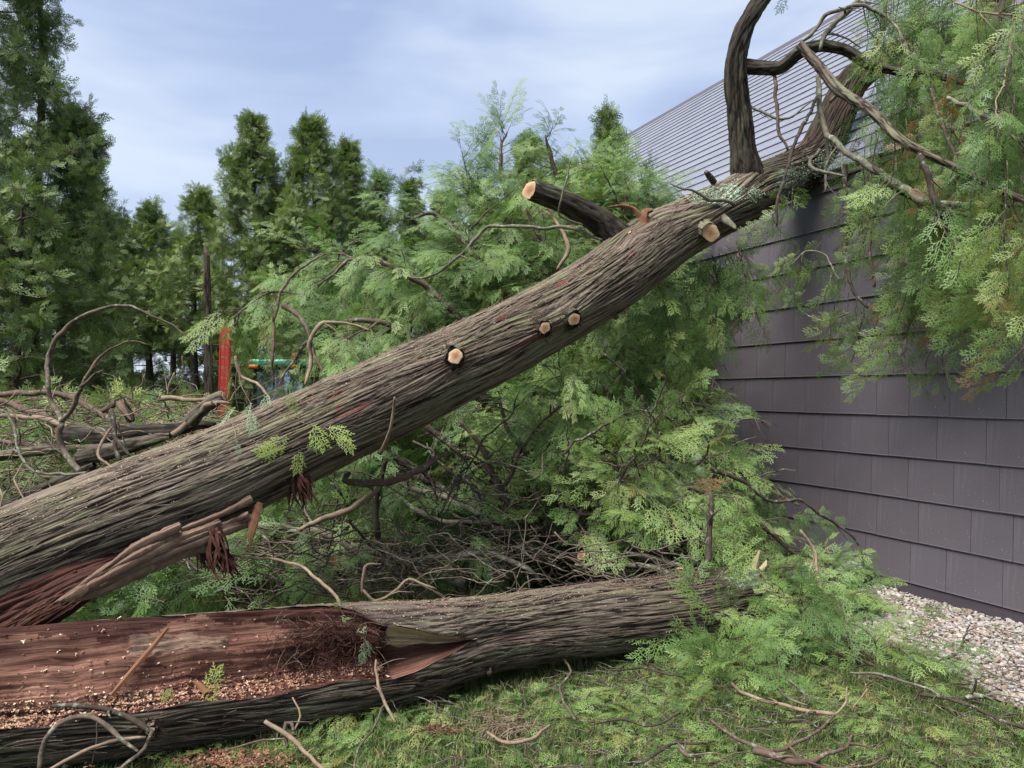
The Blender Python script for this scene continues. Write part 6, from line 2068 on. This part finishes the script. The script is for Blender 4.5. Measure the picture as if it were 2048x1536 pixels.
# ---------------------------------------------------------------- sticks and litter on the lawn
ST = [
    ([(1462, 1365, 7), (1504, 1395, 7), (1556, 1406, 7), (1603, 1420, 8), (1669, 1430, 8)], 'twig_tan', 'smooth tan stick on the lawn pointing at the gravel'),
    ([(1669, 1430, 5), (1643, 1457, 6), (1578, 1493, 8), (1534, 1497, 9), (1475, 1480, 8), (1446, 1460, 6), (1417, 1437, 4)], 'twig_red', 'bent reddish stick joining the tan stick in the grass'),
    ([(1508, 1502, 14), (1556, 1515, 15), (1610, 1522, 13), (1647, 1511, 9), (1694, 1495, 5), (1705, 1465, 4)], 'twig_red', 'thickest reddish stick lying nearest on the lawn'),
    ([(1669, 1430, 4), (1694, 1402, 4), (1692, 1373, 3)], 'twig_tan', 'short upright twig at the tip of the tan stick'),
    ([(1705, 1424, 3), (1718, 1400, 3), (1733, 1376, 3)], 'twig_tan', 'thin leaning twig right of the short upright one'),
    ([(1578, 1493, 5), (1629, 1530, 5), (1720, 1533, 5), (1775, 1515, 4)], 'twig_red', 'thin stick running along the lower picture edge'),
    ([(1840, 1389, 6), (1921, 1409, 7), (1976, 1428, 7), (2048, 1455, 8), (2120, 1480, 8)], 'twig_dark', 'long dark stick lying on the grass beside the gravel'),
    ([(1932, 1396, 10), (1962, 1395, 12), (1994, 1398, 7)], 'twig_lichen', 'short stick thick with pale green lichen'),
    ([(1939, 1393, 5), (1946, 1378, 5), (1950, 1360, 3)], 'twig_dark', 'small dark twig standing over the lichened stick'),
    ([(1270, 1524, 5), (1300, 1519, 6), (1347, 1490, 6), (1390, 1488, 5), (1428, 1484, 4)], 'twig_dark', 'dark kinked stick in the grass left of the thick reddish one'),
    ([(1355, 1493, 7), (1373, 1508, 8), (1402, 1510, 6)], 'twig', 'stubby grey stick under the dark kinked one'),
    ([(1555, 1376, 4), (1577, 1395, 5), (1614, 1409, 4)], 'twig_lichen', 'greenish stick just above the smooth tan one'),
    ([(1577, 1358, 5), (1600, 1380, 6), (1614, 1402, 4)], 'twig_lichen', 'pale lichened twig crossing the greenish stick'),
    ([(1870, 1325, 4), (1913, 1307, 5), (1939, 1256, 3)], 'twig_dark', 'dark twig lying across the gravel'),
    ([(530, 1443, 8), (575, 1470, 9), (610, 1502, 8), (650, 1545, 8)], 'twig_tan', 'pale pinkish stick pointing up left in front of the log'),
    ([(752, 1320, 4), (755, 1370, 6), (770, 1405, 6), (795, 1445, 5)], 'twig_tan', 'thin pale stick leaning down from the log to the grass'),
    ([(787, 1392, 3), (770, 1410, 5), (750, 1445, 5), (725, 1490, 5), (708, 1540, 4)], 'twig', 'thin grey stick crossing the leaning pale one'),
    ([(975, 1465, 6), (1020, 1485, 8), (1065, 1475, 7), (1100, 1450, 5)], 'twig_tan', 'forked tan stick beside the clump of dry roots'),
    ([(1220, 1340, 4), (1290, 1335, 5), (1360, 1350, 4)], 'twig_dark', 'dark stick lying on the grass close to the log'),
    ([(1110, 1300, 4), (1140, 1340, 5), (1120, 1380, 5), (1150, 1440, 4)], 'twig', 'crooked grey stick under the middle of the log'),
    ([(1700, 1345, 4), (1760, 1352, 5), (1830, 1372, 5), (1890, 1402, 4)], 'twig_lichen', 'pale lichened stick between the bushy bough and the lawn'),
    ([(1180, 1450, 4), (1250, 1440, 5), (1310, 1450, 4), (1360, 1430, 3)], 'twig_dark', 'thin dark stick in the middle of the lawn'),
    ([(1510, 1455, 3), (1560, 1443, 4), (1610, 1445, 4), (1640, 1460, 3)], 'twig_dark', 'arched dark twig inside the bend of the reddish stick'),
]
sz = {13: .03}
for i, (pl, mt, lab) in enumerate(ST):
    mb = MB()
    pts_ = []; rd = []
    for k, (x, y, w) in enumerate(pl):
        g = G(x, y, .085)
        lift = 0.0
        if lab.startswith(('short upright', 'thin leaning', 'small dark twig')): lift = .05 * k
        if 'leaning down from the log' in lab: lift = (.20, .13, .06, .0)[k]
        if 'pointing up left' in lab: lift = (.10, .06, .02, 0)[k]
        g = P(x, y, (EYE - .085 - lift) * F / (y - 785)) if lift else g
        pts_.append(g); rd.append(RW(w, g.y))
    q = mb.tube(pts_, rd, 7, .025, .18, i + 5, jitter=.015)
    rg = random.Random(300 + i)
    for j in range(rg.randrange(1, 4) if i not in (3, 4, 8) else 0):
        k = rg.randrange(2, len(q) - 2); a = rg.uniform(0, 6.28); l = rg.uniform(.06, .2)
        p0 = Vector(q[k]); mb.tube([p0, p0 + Vector((math.cos(a), math.sin(a), .25)) * l * .5, p0 + Vector((math.cos(a), math.sin(a), .1)) * l], [rd[0] * .5, rd[0] * .4, .001], 5, .02, .1, j, jitter=.01)
    o = mb.build('fallen_stick', M[mt], None); tag(o, lab, 'stick')

# sticks before the log at lower left
for i, (pl, mt, lab) in enumerate((
    ([(78, 1545, 2.78, 9), (84, 1500, 2.80, 10), (105, 1458, 2.82, 10), (140, 1436, 2.84, 10), (180, 1434, 2.84, 10), (215, 1452, 2.82, 10), (245, 1482, 2.80, 9), (275, 1502, 2.78, 6)], 'twig', 'grey branch bent in a loop against the lying trunk'),
    ([(105, 1412, 2.98, 8), (150, 1410, 2.97, 10), (210, 1418, 2.96, 11), (262, 1438, 2.96, 11), (302, 1462, 2.95, 10)], 'twig_dark', 'dark branch lying along the split rim of the trunk'),
    ([(305, 1462, 2.9, 8), (285, 1500, 2.85, 9), (250, 1525, 2.82, 8), (230, 1550, 2.8, 6)], 'twig', 'grey stick dropping from the small stub to the grass'),
    ([(90, 1545, 2.75, 6), (150, 1510, 2.8, 8), (225, 1482, 2.84, 8), (290, 1475, 2.86, 5)], 'twig_tan', 'tan stick crossing behind the looped branch'),
    ([(585, 1395, 3.3, 3), (600, 1425, 3.25, 4), (590, 1455, 3.22, 4), (578, 1475, 3.2, 3)], 'twig_tan', 'thin curved twig against the face of the log'),
    ([(575, 1495, 3.1, 7), (568, 1462, 3.15, 9), (580, 1440, 3.18, 9), (588, 1462, 3.15, 6)], 'twig', 'hooked grey root end under the log'),
    ([(455, 1500, 3.1, 3), (520, 1480, 3.1, 4), (570, 1478, 3.1, 3)], 'twig', 'thin grey twig on dark grass by the hooked root'),
    ([(500, 1000, 4.05, 3), (463, 905, 3.95, 0.4)], 'twig_tan', ''),
)):
    if not lab: continue
    o, q = branch(None, pl, M[mt], seed=400 + i, side=1 if pl[1][3] > 7 else 0, side_len=.15, sides=7, name='fallen_stick', jitter=.008); tag(o, lab, 'stick')

# sprays strewn on the lawn
items = []; rg = random.Random(55)
for i in range(10500):
    y = 2.7 + 3.2 * rg.random() ** 1.2; px = rg.uniform(250, 2080); x = (px - 1024) / F * y
    py = 785 + EYE * F / y
    # keep mostly to the right, in front of the log
    edge = float(np.interp(px, [250, 600, 900, 1200, 1500, 1750, 2048], [1530, 1455, 1400, 1345, 1260, 1190, 1250]))
    if py < edge: continue
    dens = float(np.interp(px, [250, 550, 900, 1200, 1750, 1900, 2080], [.25, .4, .5, .85, .9, .45, .30]))
    dens *= max(.05, .42 + 2.2 * float(perlin(x * 1.9, y * 1.9, 5.5))) * (1 if py < 1430 else .6)
    if on_gravel(x, y) > 0: dens *= .22 if (WD - x * WN[0] - y * WN[1]) > .35 else .6
    if rg.random() > dens: continue
    a = rg.uniform(0, 6.28)
    tint = rg.choice((.25, .4, .5, .62, .66, .76, .82, .84, .88, .93)) + rg.uniform(-.05, .05)
    tint = min(tint, .71)
    if rg.random() < .003: tint = 1.0
    z = gz(x, y) + rg.uniform(.03, .085)
    items.append(((x, y, z), tuple(orient((math.cos(a), math.sin(a), rg.uniform(-.12, .25)), (rg.gauss(0, .25), rg.gauss(0, .25), 1))), rg.uniform(.34, .66), rg.choice((0, 1, 2, 2, 0, 3, 4)), tint))
scatter('strewn_cedar_sprays', C_SPRAY, items, None, 'flat cedar sprays strewn thickly over the lawn before the trunks', 'foliage litter')
tw = MB()
for i in range(1200):
    y = 2.7 + 2.6 * rg.random(); px = rg.uniform(850, 2080); x = (px - 1024) / F * y; py = 785 + EYE * F / y
    if py < float(np.interp(px, [850, 1200, 1500, 1750, 2048], [1410, 1345, 1290, 1260, 1270])): continue
    a = rg.uniform(0, 3.14); l = rg.uniform(.05, .26); z = gz(x, y) + rg.uniform(.04, .08)
    dv = Vector((math.cos(a), math.sin(a), rg.uniform(-.08, .15)))
    p = Vector((x, y, z))
    tw.tube([p - dv * l / 2, p + Vector((0, 0, .01)), p + dv * l / 2], [.0028, .0024, .001], 4, .03, .1, i, jitter=.02)
o = tw.build('twig_litter', M['twig'], None); tag(o, 'short bare twigs scattered among the sprays on the lawn', 'twigs', None, 'stuff')
tw = MB()
for i in range(260):
    g = G(rg.gauss(1012, 32), rg.gauss(1452, 15), .02 + rg.uniform(0, .05)); a = rg.uniform(0, 6.28); l = rg.uniform(.02, .09)
    dv = Vector((math.cos(a), math.sin(a), rg.uniform(-.1, .6)))
    tw.tube([g - dv * l / 2, g + Vector((0, 0, .012)), g + dv * l / 2], [.0018, .0018, .0008], 3, n=4)
o = tw.build('dry_root_clump', M['twig_tan'], None); tag(o, 'clump of dry tan roots and thatch on the lawn', 'root clump', None, 'stuff')
items = []
for cx, cy, sx__, sy__, n__, tn in ((870, 1460, 26, 5, 260, .15), (470, 1520, 60, 10, 500, .3), (60, 1530, 40, 8, 200, .9)):
    for i in range(n__):
        g = G(rg.gauss(cx, sx__), rg.gauss(cy, sy__), .035); items.append((tuple(g), (rg.uniform(-.5, .5), rg.uniform(-.5, .5), rg.uniform(0, 6.28)), rg.uniform(.7, 1.7), rg.randrange(5), tn))
scatter('bark_crumbs', C_CHIP, items, None, 'reddish bark crumbs spilled on the grass in front of the log', 'bark crumbs')


# ---------------------------------------------------------------- standing cedars behind
def standing(px, d, ytop, hw, label, seed, base_h=1.2, dens=1.0, tint=.4, name='standing_cedar', lean=0.0, rag=.5, group=None):
    rg = random.Random(seed * 31 + 7)
    b = P(px, 785, d); b.z = 0
    H = EYE + (785 - ytop) / F * d
    Rc = hw / F * d * 1.5
    root = empty(name, b, label, 'tree', group)
    mb = MB()
    lx = lean
    spine = lambda h: Vector((b.x + lx * (h / H) ** 1.5 * H + .05 * math.sin(h * .9 + seed), b.y + .05 * math.cos(h * .7 + seed), h))
    mb.tube([spine(h) for h in (0, H * .2, H * .45, H * .7, H * .97)], [.10 + H * .007, .085 + H * .004, .07, .045, .012], 9, .25, .12, seed)
    mb.build('trunk', M['twig_dark'] if seed % 3 else M['twig'], root)
    lim = MB(); items = []
    n = int(H * max(Rc, .5) * 100 * dens)
    for i in range(n):
        u = rg.random() ** 1.05
        h = base_h + (H - base_h) * u
        az = rg.uniform(0, 6.283)
        pr = (1 - u) ** .62 * min(1, .6 + u * 2.2) * (1 + rag * 1.6 * float(perlin(math.cos(az) * 1.3 + seed, math.sin(az) * 1.3, h * .85 + seed)) + rag * .9 * float(perlin(math.cos(az) * 3 + seed, math.sin(az) * 3, h * 2.4)))
        if u < .12 and rg.random() < .55: continue
        r = Rc * pr * (.30 + .72 * rg.random() ** .55) + .04
        sp_ = spine(h - r * .35)
        p = spine(h) + Vector((math.cos(az) * r, math.sin(az) * r, rg.uniform(-.1, .1)))
        out = Vector((math.cos(az), math.sin(az), rg.uniform(.1, .9)))
        hole = float(perlin(p.x * 1.5 + seed, p.y * 1.5, p.z * 1.5))
        if hole < (-.12 if d < 13 else -.26): continue
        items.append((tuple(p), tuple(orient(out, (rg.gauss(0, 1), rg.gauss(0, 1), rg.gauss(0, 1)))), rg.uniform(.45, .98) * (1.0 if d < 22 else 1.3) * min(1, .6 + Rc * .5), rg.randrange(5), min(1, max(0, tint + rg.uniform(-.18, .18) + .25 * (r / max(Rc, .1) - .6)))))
        if i % 6 == 0 and r > .15:
            a = Vector(sp_); a.z = max(.3, a.z)
            lim.tube([a, a * .5 + p * .5 + Vector((0, 0, -.06)), p], [.018, .011, .004], 4, n=4)
    for i in range(int(8 + base_h * 5)):     # dead lower twigs
        h = rg.uniform(.5, base_h + .8); az = rg.uniform(0, 6.283); l = rg.uniform(.3, Rc + .3)
        a = spine(h); e_ = a + Vector((math.cos(az) * l, math.sin(az) * l, rg.uniform(-.3, .35)))
        lim.tube([a, (a + e_) / 2 + Vector((0, 0, rg.uniform(-.1, .15))), e_], [.014, .008, .003], 4, n=5, jitter=.1)
    o = lim.build('limbs', M['twig'], root); o['kind'] = 'stuff'
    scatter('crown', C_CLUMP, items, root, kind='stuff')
    return root


TR = [
    (-60, 10.5, -420, 185, 'tallest cedar, running out of the top of the picture at the edge', .8, .95, .30, 0),
    (70, 11.5, -240, 78, 'tall narrow cedar just inside the tallest one', 1.0, 1.0, .32, 0),
    (120, 12, 215, 95, 'cedar with a bough tip jutting out to the right', .8, 1.0, .36, .03),
    (30, 9.5, 380, 150, 'broad dark cedar low in front of the tallest one', .6, 1.05, .28, 0),
    (185, 14, 330, 58, 'cedar with a ragged top left of the low gap in the trees', 1.0, 1.0, .38, 0),
    (238, 17, 440, 55, 'rounded cedar beside the lowest dip of the treeline', 2.5, .9, .40, 0),
    (298, 18, 408, 50, 'small pointed cedar, first top right of the dip', 2.6, .9, .42, 0),
    (392, 17, 382, 66, 'cedar with a blunt cone top above the bare stem', 2.7, .85, .42, 0),
    (350, 20, 470, 50, 'short cedar between the two small pointed ones', 2.3, .9, .36, 0),
    (505, 15.5, 236, 72, 'slim tall cedar with a crooked side tip at its shoulder', 2.8, 1.0, .42, 0),
    (628, 15, 244, 92, 'broadest tall cedar behind the tractor', 1.0, 1.1, .38, 0),
    (694, 16, 288, 60, 'cedar grown against the right side of the broadest one', 1.0, 1.1, .36, 0),
    (762, 17, 348, 50, 'thin pointed cedar, first of the small pair', 1.0, 1.0, .34, 0),
    (822, 16.5, 336, 44, 'thin pointed cedar, second of the small pair', 1.0, 1.05, .30, 0),
    (880, 17, 395, 70, 'low cedar behind the arching bough', 1.0, 1.0, .36, 0),
    (960, 16, 430, 70, 'low rounded cedar behind the tall yellowish bough', 1.0, 1.0, .36, 0),
    (1060, 13, 285, 60, 'cedar top half hidden behind the two upright boughs', 1.0, 1.0, .52, 0),
    (1218, 10.8, 228, 50, 'dark pointed cedar at the end of the roof', 1.0, 1.25, .24, 0),
    (570, 19, 420, 90, 'far cedar filling the gap between two tall ones', 1.0, 1.0, .34, 0),
    (440, 21, 560, 60, 'far low cedar behind the red mast', 2.2, .9, .34, 0),
    (265, 21, 470, 60, 'far cedar filling the lowest dip of the treeline', 2.6, .9, .42, 0),
    (150, 18, 400, 70, 'far cedar behind the ragged left tops', 1.2, .9, .40, 0),
    (730, 20, 400, 80, 'far cedar linking the broad one and the small pair', 1.0, 1.0, .38, 0),
    (1140, 15, 330, 60, 'cedar top just left of the roof end behind the boughs', 1.0, 1.0, .45, 0),
]
for i, (px, d, yt, hw, lab, bh, dn, tn, ln) in enumerate(TR):
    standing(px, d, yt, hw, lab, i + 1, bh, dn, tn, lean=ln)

# undergrowth and hedge behind the trunks
rg = random.Random(66); items = []
for i in range(2600):
    y = rg.uniform(17, 24); px = rg.uniform(-120, 1000); x = (px - 1024) / F * y
    z = rg.uniform(0, 1) ** .8 * (1.9 + 1.6 * float(perlin(x * .5, y * .5, 1)))
    items.append(((x, y, z), (rg.uniform(0, 6), rg.uniform(-.5, .5), rg.uniform(0, 6.28)), rg.uniform(.8, 1.5), rg.randrange(5), rg.uniform(0, .35)))
scatter('hedge', C_CLUMP, items, None, 'dark hedge of undergrowth seen low between the standing cedars', 'hedge')
items = []
for i in range(420):
    y = rg.uniform(7.5, 12); px = rg.uniform(-60, 420); x = (px - 1024) / F * y
    items.append(((x, y, rg.uniform(0, 1) ** 1.5 * 1.55), (rg.uniform(-.4, .4), rg.uniform(-.5, .5), rg.uniform(0, 6.28)), rg.uniform(.5, .95), rg.randrange(5), rg.uniform(.55, 1)))
scatter('shrubs', C_CLUMP, items, None, 'light green leafy shrubs just behind the brush pile', 'shrubs')

# bare broken stem
r_ = empty('dead_stem', Vector((P(415, 785, 12).x, 12, 0)), 'bare broken cedar stem standing left of the red mast', 'dead tree')
_, inf = bark_tube('trunk', [P(420, 1000, 12), P(418, 790, 12), P(415, 650, 12), P(414, 560, 12), P(413, 506, 12)], [.085, .075, .062, .052, .046], M['bark_log'], r_, nt=40, ds=.05, cell=.035, amp=.008)
mb = MB()
blade3(mb, [P(413, 512, 11.98), P(411, 500, 12), P(410, 488, 12)], [.05, .03, .005], .03, 2)
build_uv(mb, 'splintered_top', M['heart_pale'], r_, (0, 0, 1))
rg = random.Random(2)
for k in range(9):
    y0 = rg.uniform(520, 760); s_ = rg.choice((-1, 1)); mb = MB()
    a = P(414, y0, 12)
    mb.tube([a, a + Vector((s_ * .3, rg.uniform(-.2, .2), rg.uniform(-.1, .2))), a + Vector((s_ * rg.uniform(.5, .9), rg.uniform(-.2, .2), rg.uniform(-.3, .2)))], [.012, .007, .002], 5, .08, .1, k, jitter=.06)
    mb.build('dead_twig', M['twig'], r_)

# ---------------------------------------------------------------- red perforated mast
red = simple('red_mast_paint', (0.72, 0.085, 0.06), .45, .5, 0, .2, 8)
hole_m = simple('dark_steel_hole', (0.02, 0.02, 0.02), .6)
ring_m = simple('worn_steel_ring', (0.70, 0.62, 0.60), .5)
DM = 12.6
mast = empty('steel_mast', Vector((P(446, 785, DM).x, DM, 0)), 'upright red perforated steel mast beside the tractor', 'mast')
x0 = P(447, 785, DM).x; w_ = .075
ztop = P(447, 652, DM).z
slant = Vector((.02, 0, 1))
mx = Matrix.Translation((x0 - .03, DM, 0)) @ Matrix.Shear('XY', 4, (0.022, 0)) if False else Matrix.Translation((x0 - .03, DM, 0)) @ Euler((0, .022, 0)).to_matrix().to_4x4()
mb = MB(); mb.box((-w_, -.02, 0), (w_, .05, ztop), mx)
mb.box((-w_ * 1.12, -.035, 0), (-w_ * .86, .06, ztop), mx); mb.box((w_ * .86, -.035, 0), (w_ * 1.12, .06, ztop), mx)
mb.box((-.012, -.026, 0), (.012, -.018, ztop), mx)
o = mb.build('column', red, mast, smooth=False)
bv = o.modifiers.new('edge', 'BEVEL'); bv.width = .003; bv.segments = 2
rimb, hb = MB(), MB()
z = .25; k = 0
while z < ztop - .05:
    for xx in (-.034, .026):
        for mbx, rr, yy in ((rimb, .017, -.0215), (hb, .0105, -.0235)):
            n = 12
            v = [mx @ Vector((xx + rr * math.cos(a * 6.283 / n), yy, z + rr * math.sin(a * 6.283 / n) - (.01 if xx > 0 else 0))) for a in range(n)]
            v2 = [mx @ Vector((xx + rr * math.cos(a * 6.283 / n), yy + .004, z + rr * math.sin(a * 6.283 / n) - (.01 if xx > 0 else 0))) for a in range(n)]
            mbx.add(v + v2, [tuple(range(n))] + [(a, (a + 1) % n, n + (a + 1) % n, n + a) for a in range(n)])
    z += .178; k += 1
rimb.build('hole_rims', ring_m, mast, smooth=False)['kind'] = 'stuff'
hb.build('holes', hole_m, mast, smooth=False)['kind'] = 'stuff'

# ---------------------------------------------------------------- green tractor
DT = 14.0
grn = simple('tractor_green_paint', (0.10, 0.42, 0.28), .35, .5, 0, .15, 4)
blk = simple('black_rubber', (0.018, 0.018, 0.018), .75, .3)
orn = simple('orange_lens', (0.80, 0.20, 0.02), .25, .6)
gls = MT('cab_glass', rough=.06, spec=.8, col=(.42, .50, .55)); gls.b.inputs['Metallic'].default_value = .75; gls = gls.m
whm = simple('wheel_rim_paint', (0.5, 0.5, 0.48), .5)
tx = P(556, 785, DT).x; ztr = P(556, 718, DT).z
tr_ = empty('tractor', (tx, DT + .5, 0), 'green tractor with orange lights partly hidden by the branches', 'tractor')


def bevbox(name, lo, hi, mat, parent, bw=.03, seg=3):
    mb = MB(); mb.box(lo, hi); o = mb.build(name, mat, parent, smooth=True)
    b = o.modifiers.new('edge', 'BEVEL'); b.width = bw; b.segments = seg; b.harden_normals = False
    return o


hwid = .56
roof_ = bevbox('cab_roof', (tx - hwid, DT, ztr - .14), (tx + hwid, DT + 1.3, ztr), grn, tr_, .055, 4)
bevbox('roof_lining', (tx - hwid + .04, DT + .03, ztr - .19), (tx + hwid - .04, DT + 1.27, ztr - .141), blk, tr_, .01)
for xx in (tx - hwid + .06, tx + hwid - .12):
    for yy in (DT + .06, DT + 1.18):
        bevbox('cab_post', (xx, yy, .95), (xx + .06, yy + .06, ztr - .19), blk, tr_, .01)
bevbox('windscreen', (tx - hwid + .12, DT + .075, 1.0), (tx + hwid - .12, DT + .085, ztr - .20), gls, tr_, .002)
bevbox('side_window', (tx - hwid + .08, DT + .12, 1.0), (tx - hwid + .09, DT + 1.18, ztr - .20), gls, tr_, .002)
bevbox('side_window', (tx + hwid - .09, DT + .12, 1.0), (tx + hwid - .08, DT + 1.18, ztr - .20), gls, tr_, .002)
bevbox('cab_body', (tx - hwid + .04, DT + .05, .55), (tx + hwid - .04, DT + 1.25, .995), grn, tr_, .04)
bevbox('bonnet', (tx - .32, DT - 1.2, .62), (tx + .32, DT + .045, 1.22), grn, tr_, .09, 5)
bevbox('grille', (tx - .22, DT - 1.225, .70), (tx + .22, DT - 1.19, 1.08), blk, tr_, .01)
bevbox('fender', (tx - .86, DT + .2, 1.02), (tx - hwid + .03, DT + 1.2, 1.10), grn, tr_, .03)
bevbox('fender', (tx + hwid - .03, DT + .2, 1.02), (tx + .86, DT + 1.2, 1.10), grn, tr_, .03)
for xx, yy, r in ((tx - .78, DT + .75, .52), (tx + .78, DT + .75, .52), (tx - .60, DT - .85, .34), (tx + .60, DT - .85, .34)):
    mb = MB(); n = 28; wv = .14
    prof_ = [(-wv, r * .55), (-wv, r * .86), (-wv * .75, r), (wv * .75, r), (wv, r * .86), (wv, r * .55)]
    v = [(xx + a, yy + b * math.cos(k * 6.283 / n), r + b * math.sin(k * 6.283 / n)) for k in range(n) for a, b in prof_]
    mb.add(v, [(k * 6 + j, k * 6 + (j + 1) % 6, ((k + 1) % n) * 6 + (j + 1) % 6, ((k + 1) % n) * 6 + j) for k in range(n) for j in range(6)])
    tyre = mb.build('wheel', blk, tr_)
    mb = MB()
    v = [(xx + a, yy + b * math.cos(k * 6.283 / n), r + b * math.sin(k * 6.283 / n)) for k in range(n) for a, b in ((-wv * .6, r * .56), (wv * .6, r * .56))]
    mb.add(v, [(k * 2, k * 2 + 1, ((k + 1) % n) * 2 + 1, ((k + 1) % n) * 2) for k in range(n)] + [tuple(k * 2 for k in range(n)), tuple(k * 2 + 1 for k in range(n - 1, -1, -1))])
    mb.build('wheel_rim', whm, tyre)
# orange lights: one beacon on a stalk, two at the roof corners
def P_t(px, py): return P(px, py, DT - .06)
c = P_t(591, 711)
bc = bevbox('beacon', (c.x - .065, c.y - .05, c.z - .055), (c.x + .065, c.y + .05, c.z + .05), orn, tr_, .02)
mb = MB(); mb.tube([c + Vector((.01, 0, -.055)), c + Vector((.02, 0, -.16)), c + Vector((.05, 0, -.24))], .014, 6, n=4); mb.build('beacon_stalk', blk, bc)
mb = MB(); mb.tube([c + Vector((0, 0, -.05)), c + Vector((0, 0, -.085))], .055, 12, n=2); mb.build('beacon_base', blk, bc)
for px in (507, 587):
    c = P_t(px, 733)
    l_ = bevbox('marker_light', (c.x - .085, c.y - .03, c.z - .03), (c.x + .085, c.y + .03, c.z + .035), orn, tr_, .02)
    bevbox('light_housing', (c.x - .10, c.y - .025, c.z - .055), (c.x + .10, c.y + .05, c.z - .031), blk, l_, .006)
c = P_t(586, 748)
mb = MB(); mb.tube([c + Vector((0, .06, 0)), c, c + Vector((0, -.05, 0))], [.05, .07, .065], 14, n=4); mb.build('work_light', whm, tr_)
mb = MB(); mb.tube([P_t(598, 740), P_t(585, 755), P_t(577, 775), P_t(576, 800)], .016, 6, .05); mb.build('mirror_arm', blk, tr_)
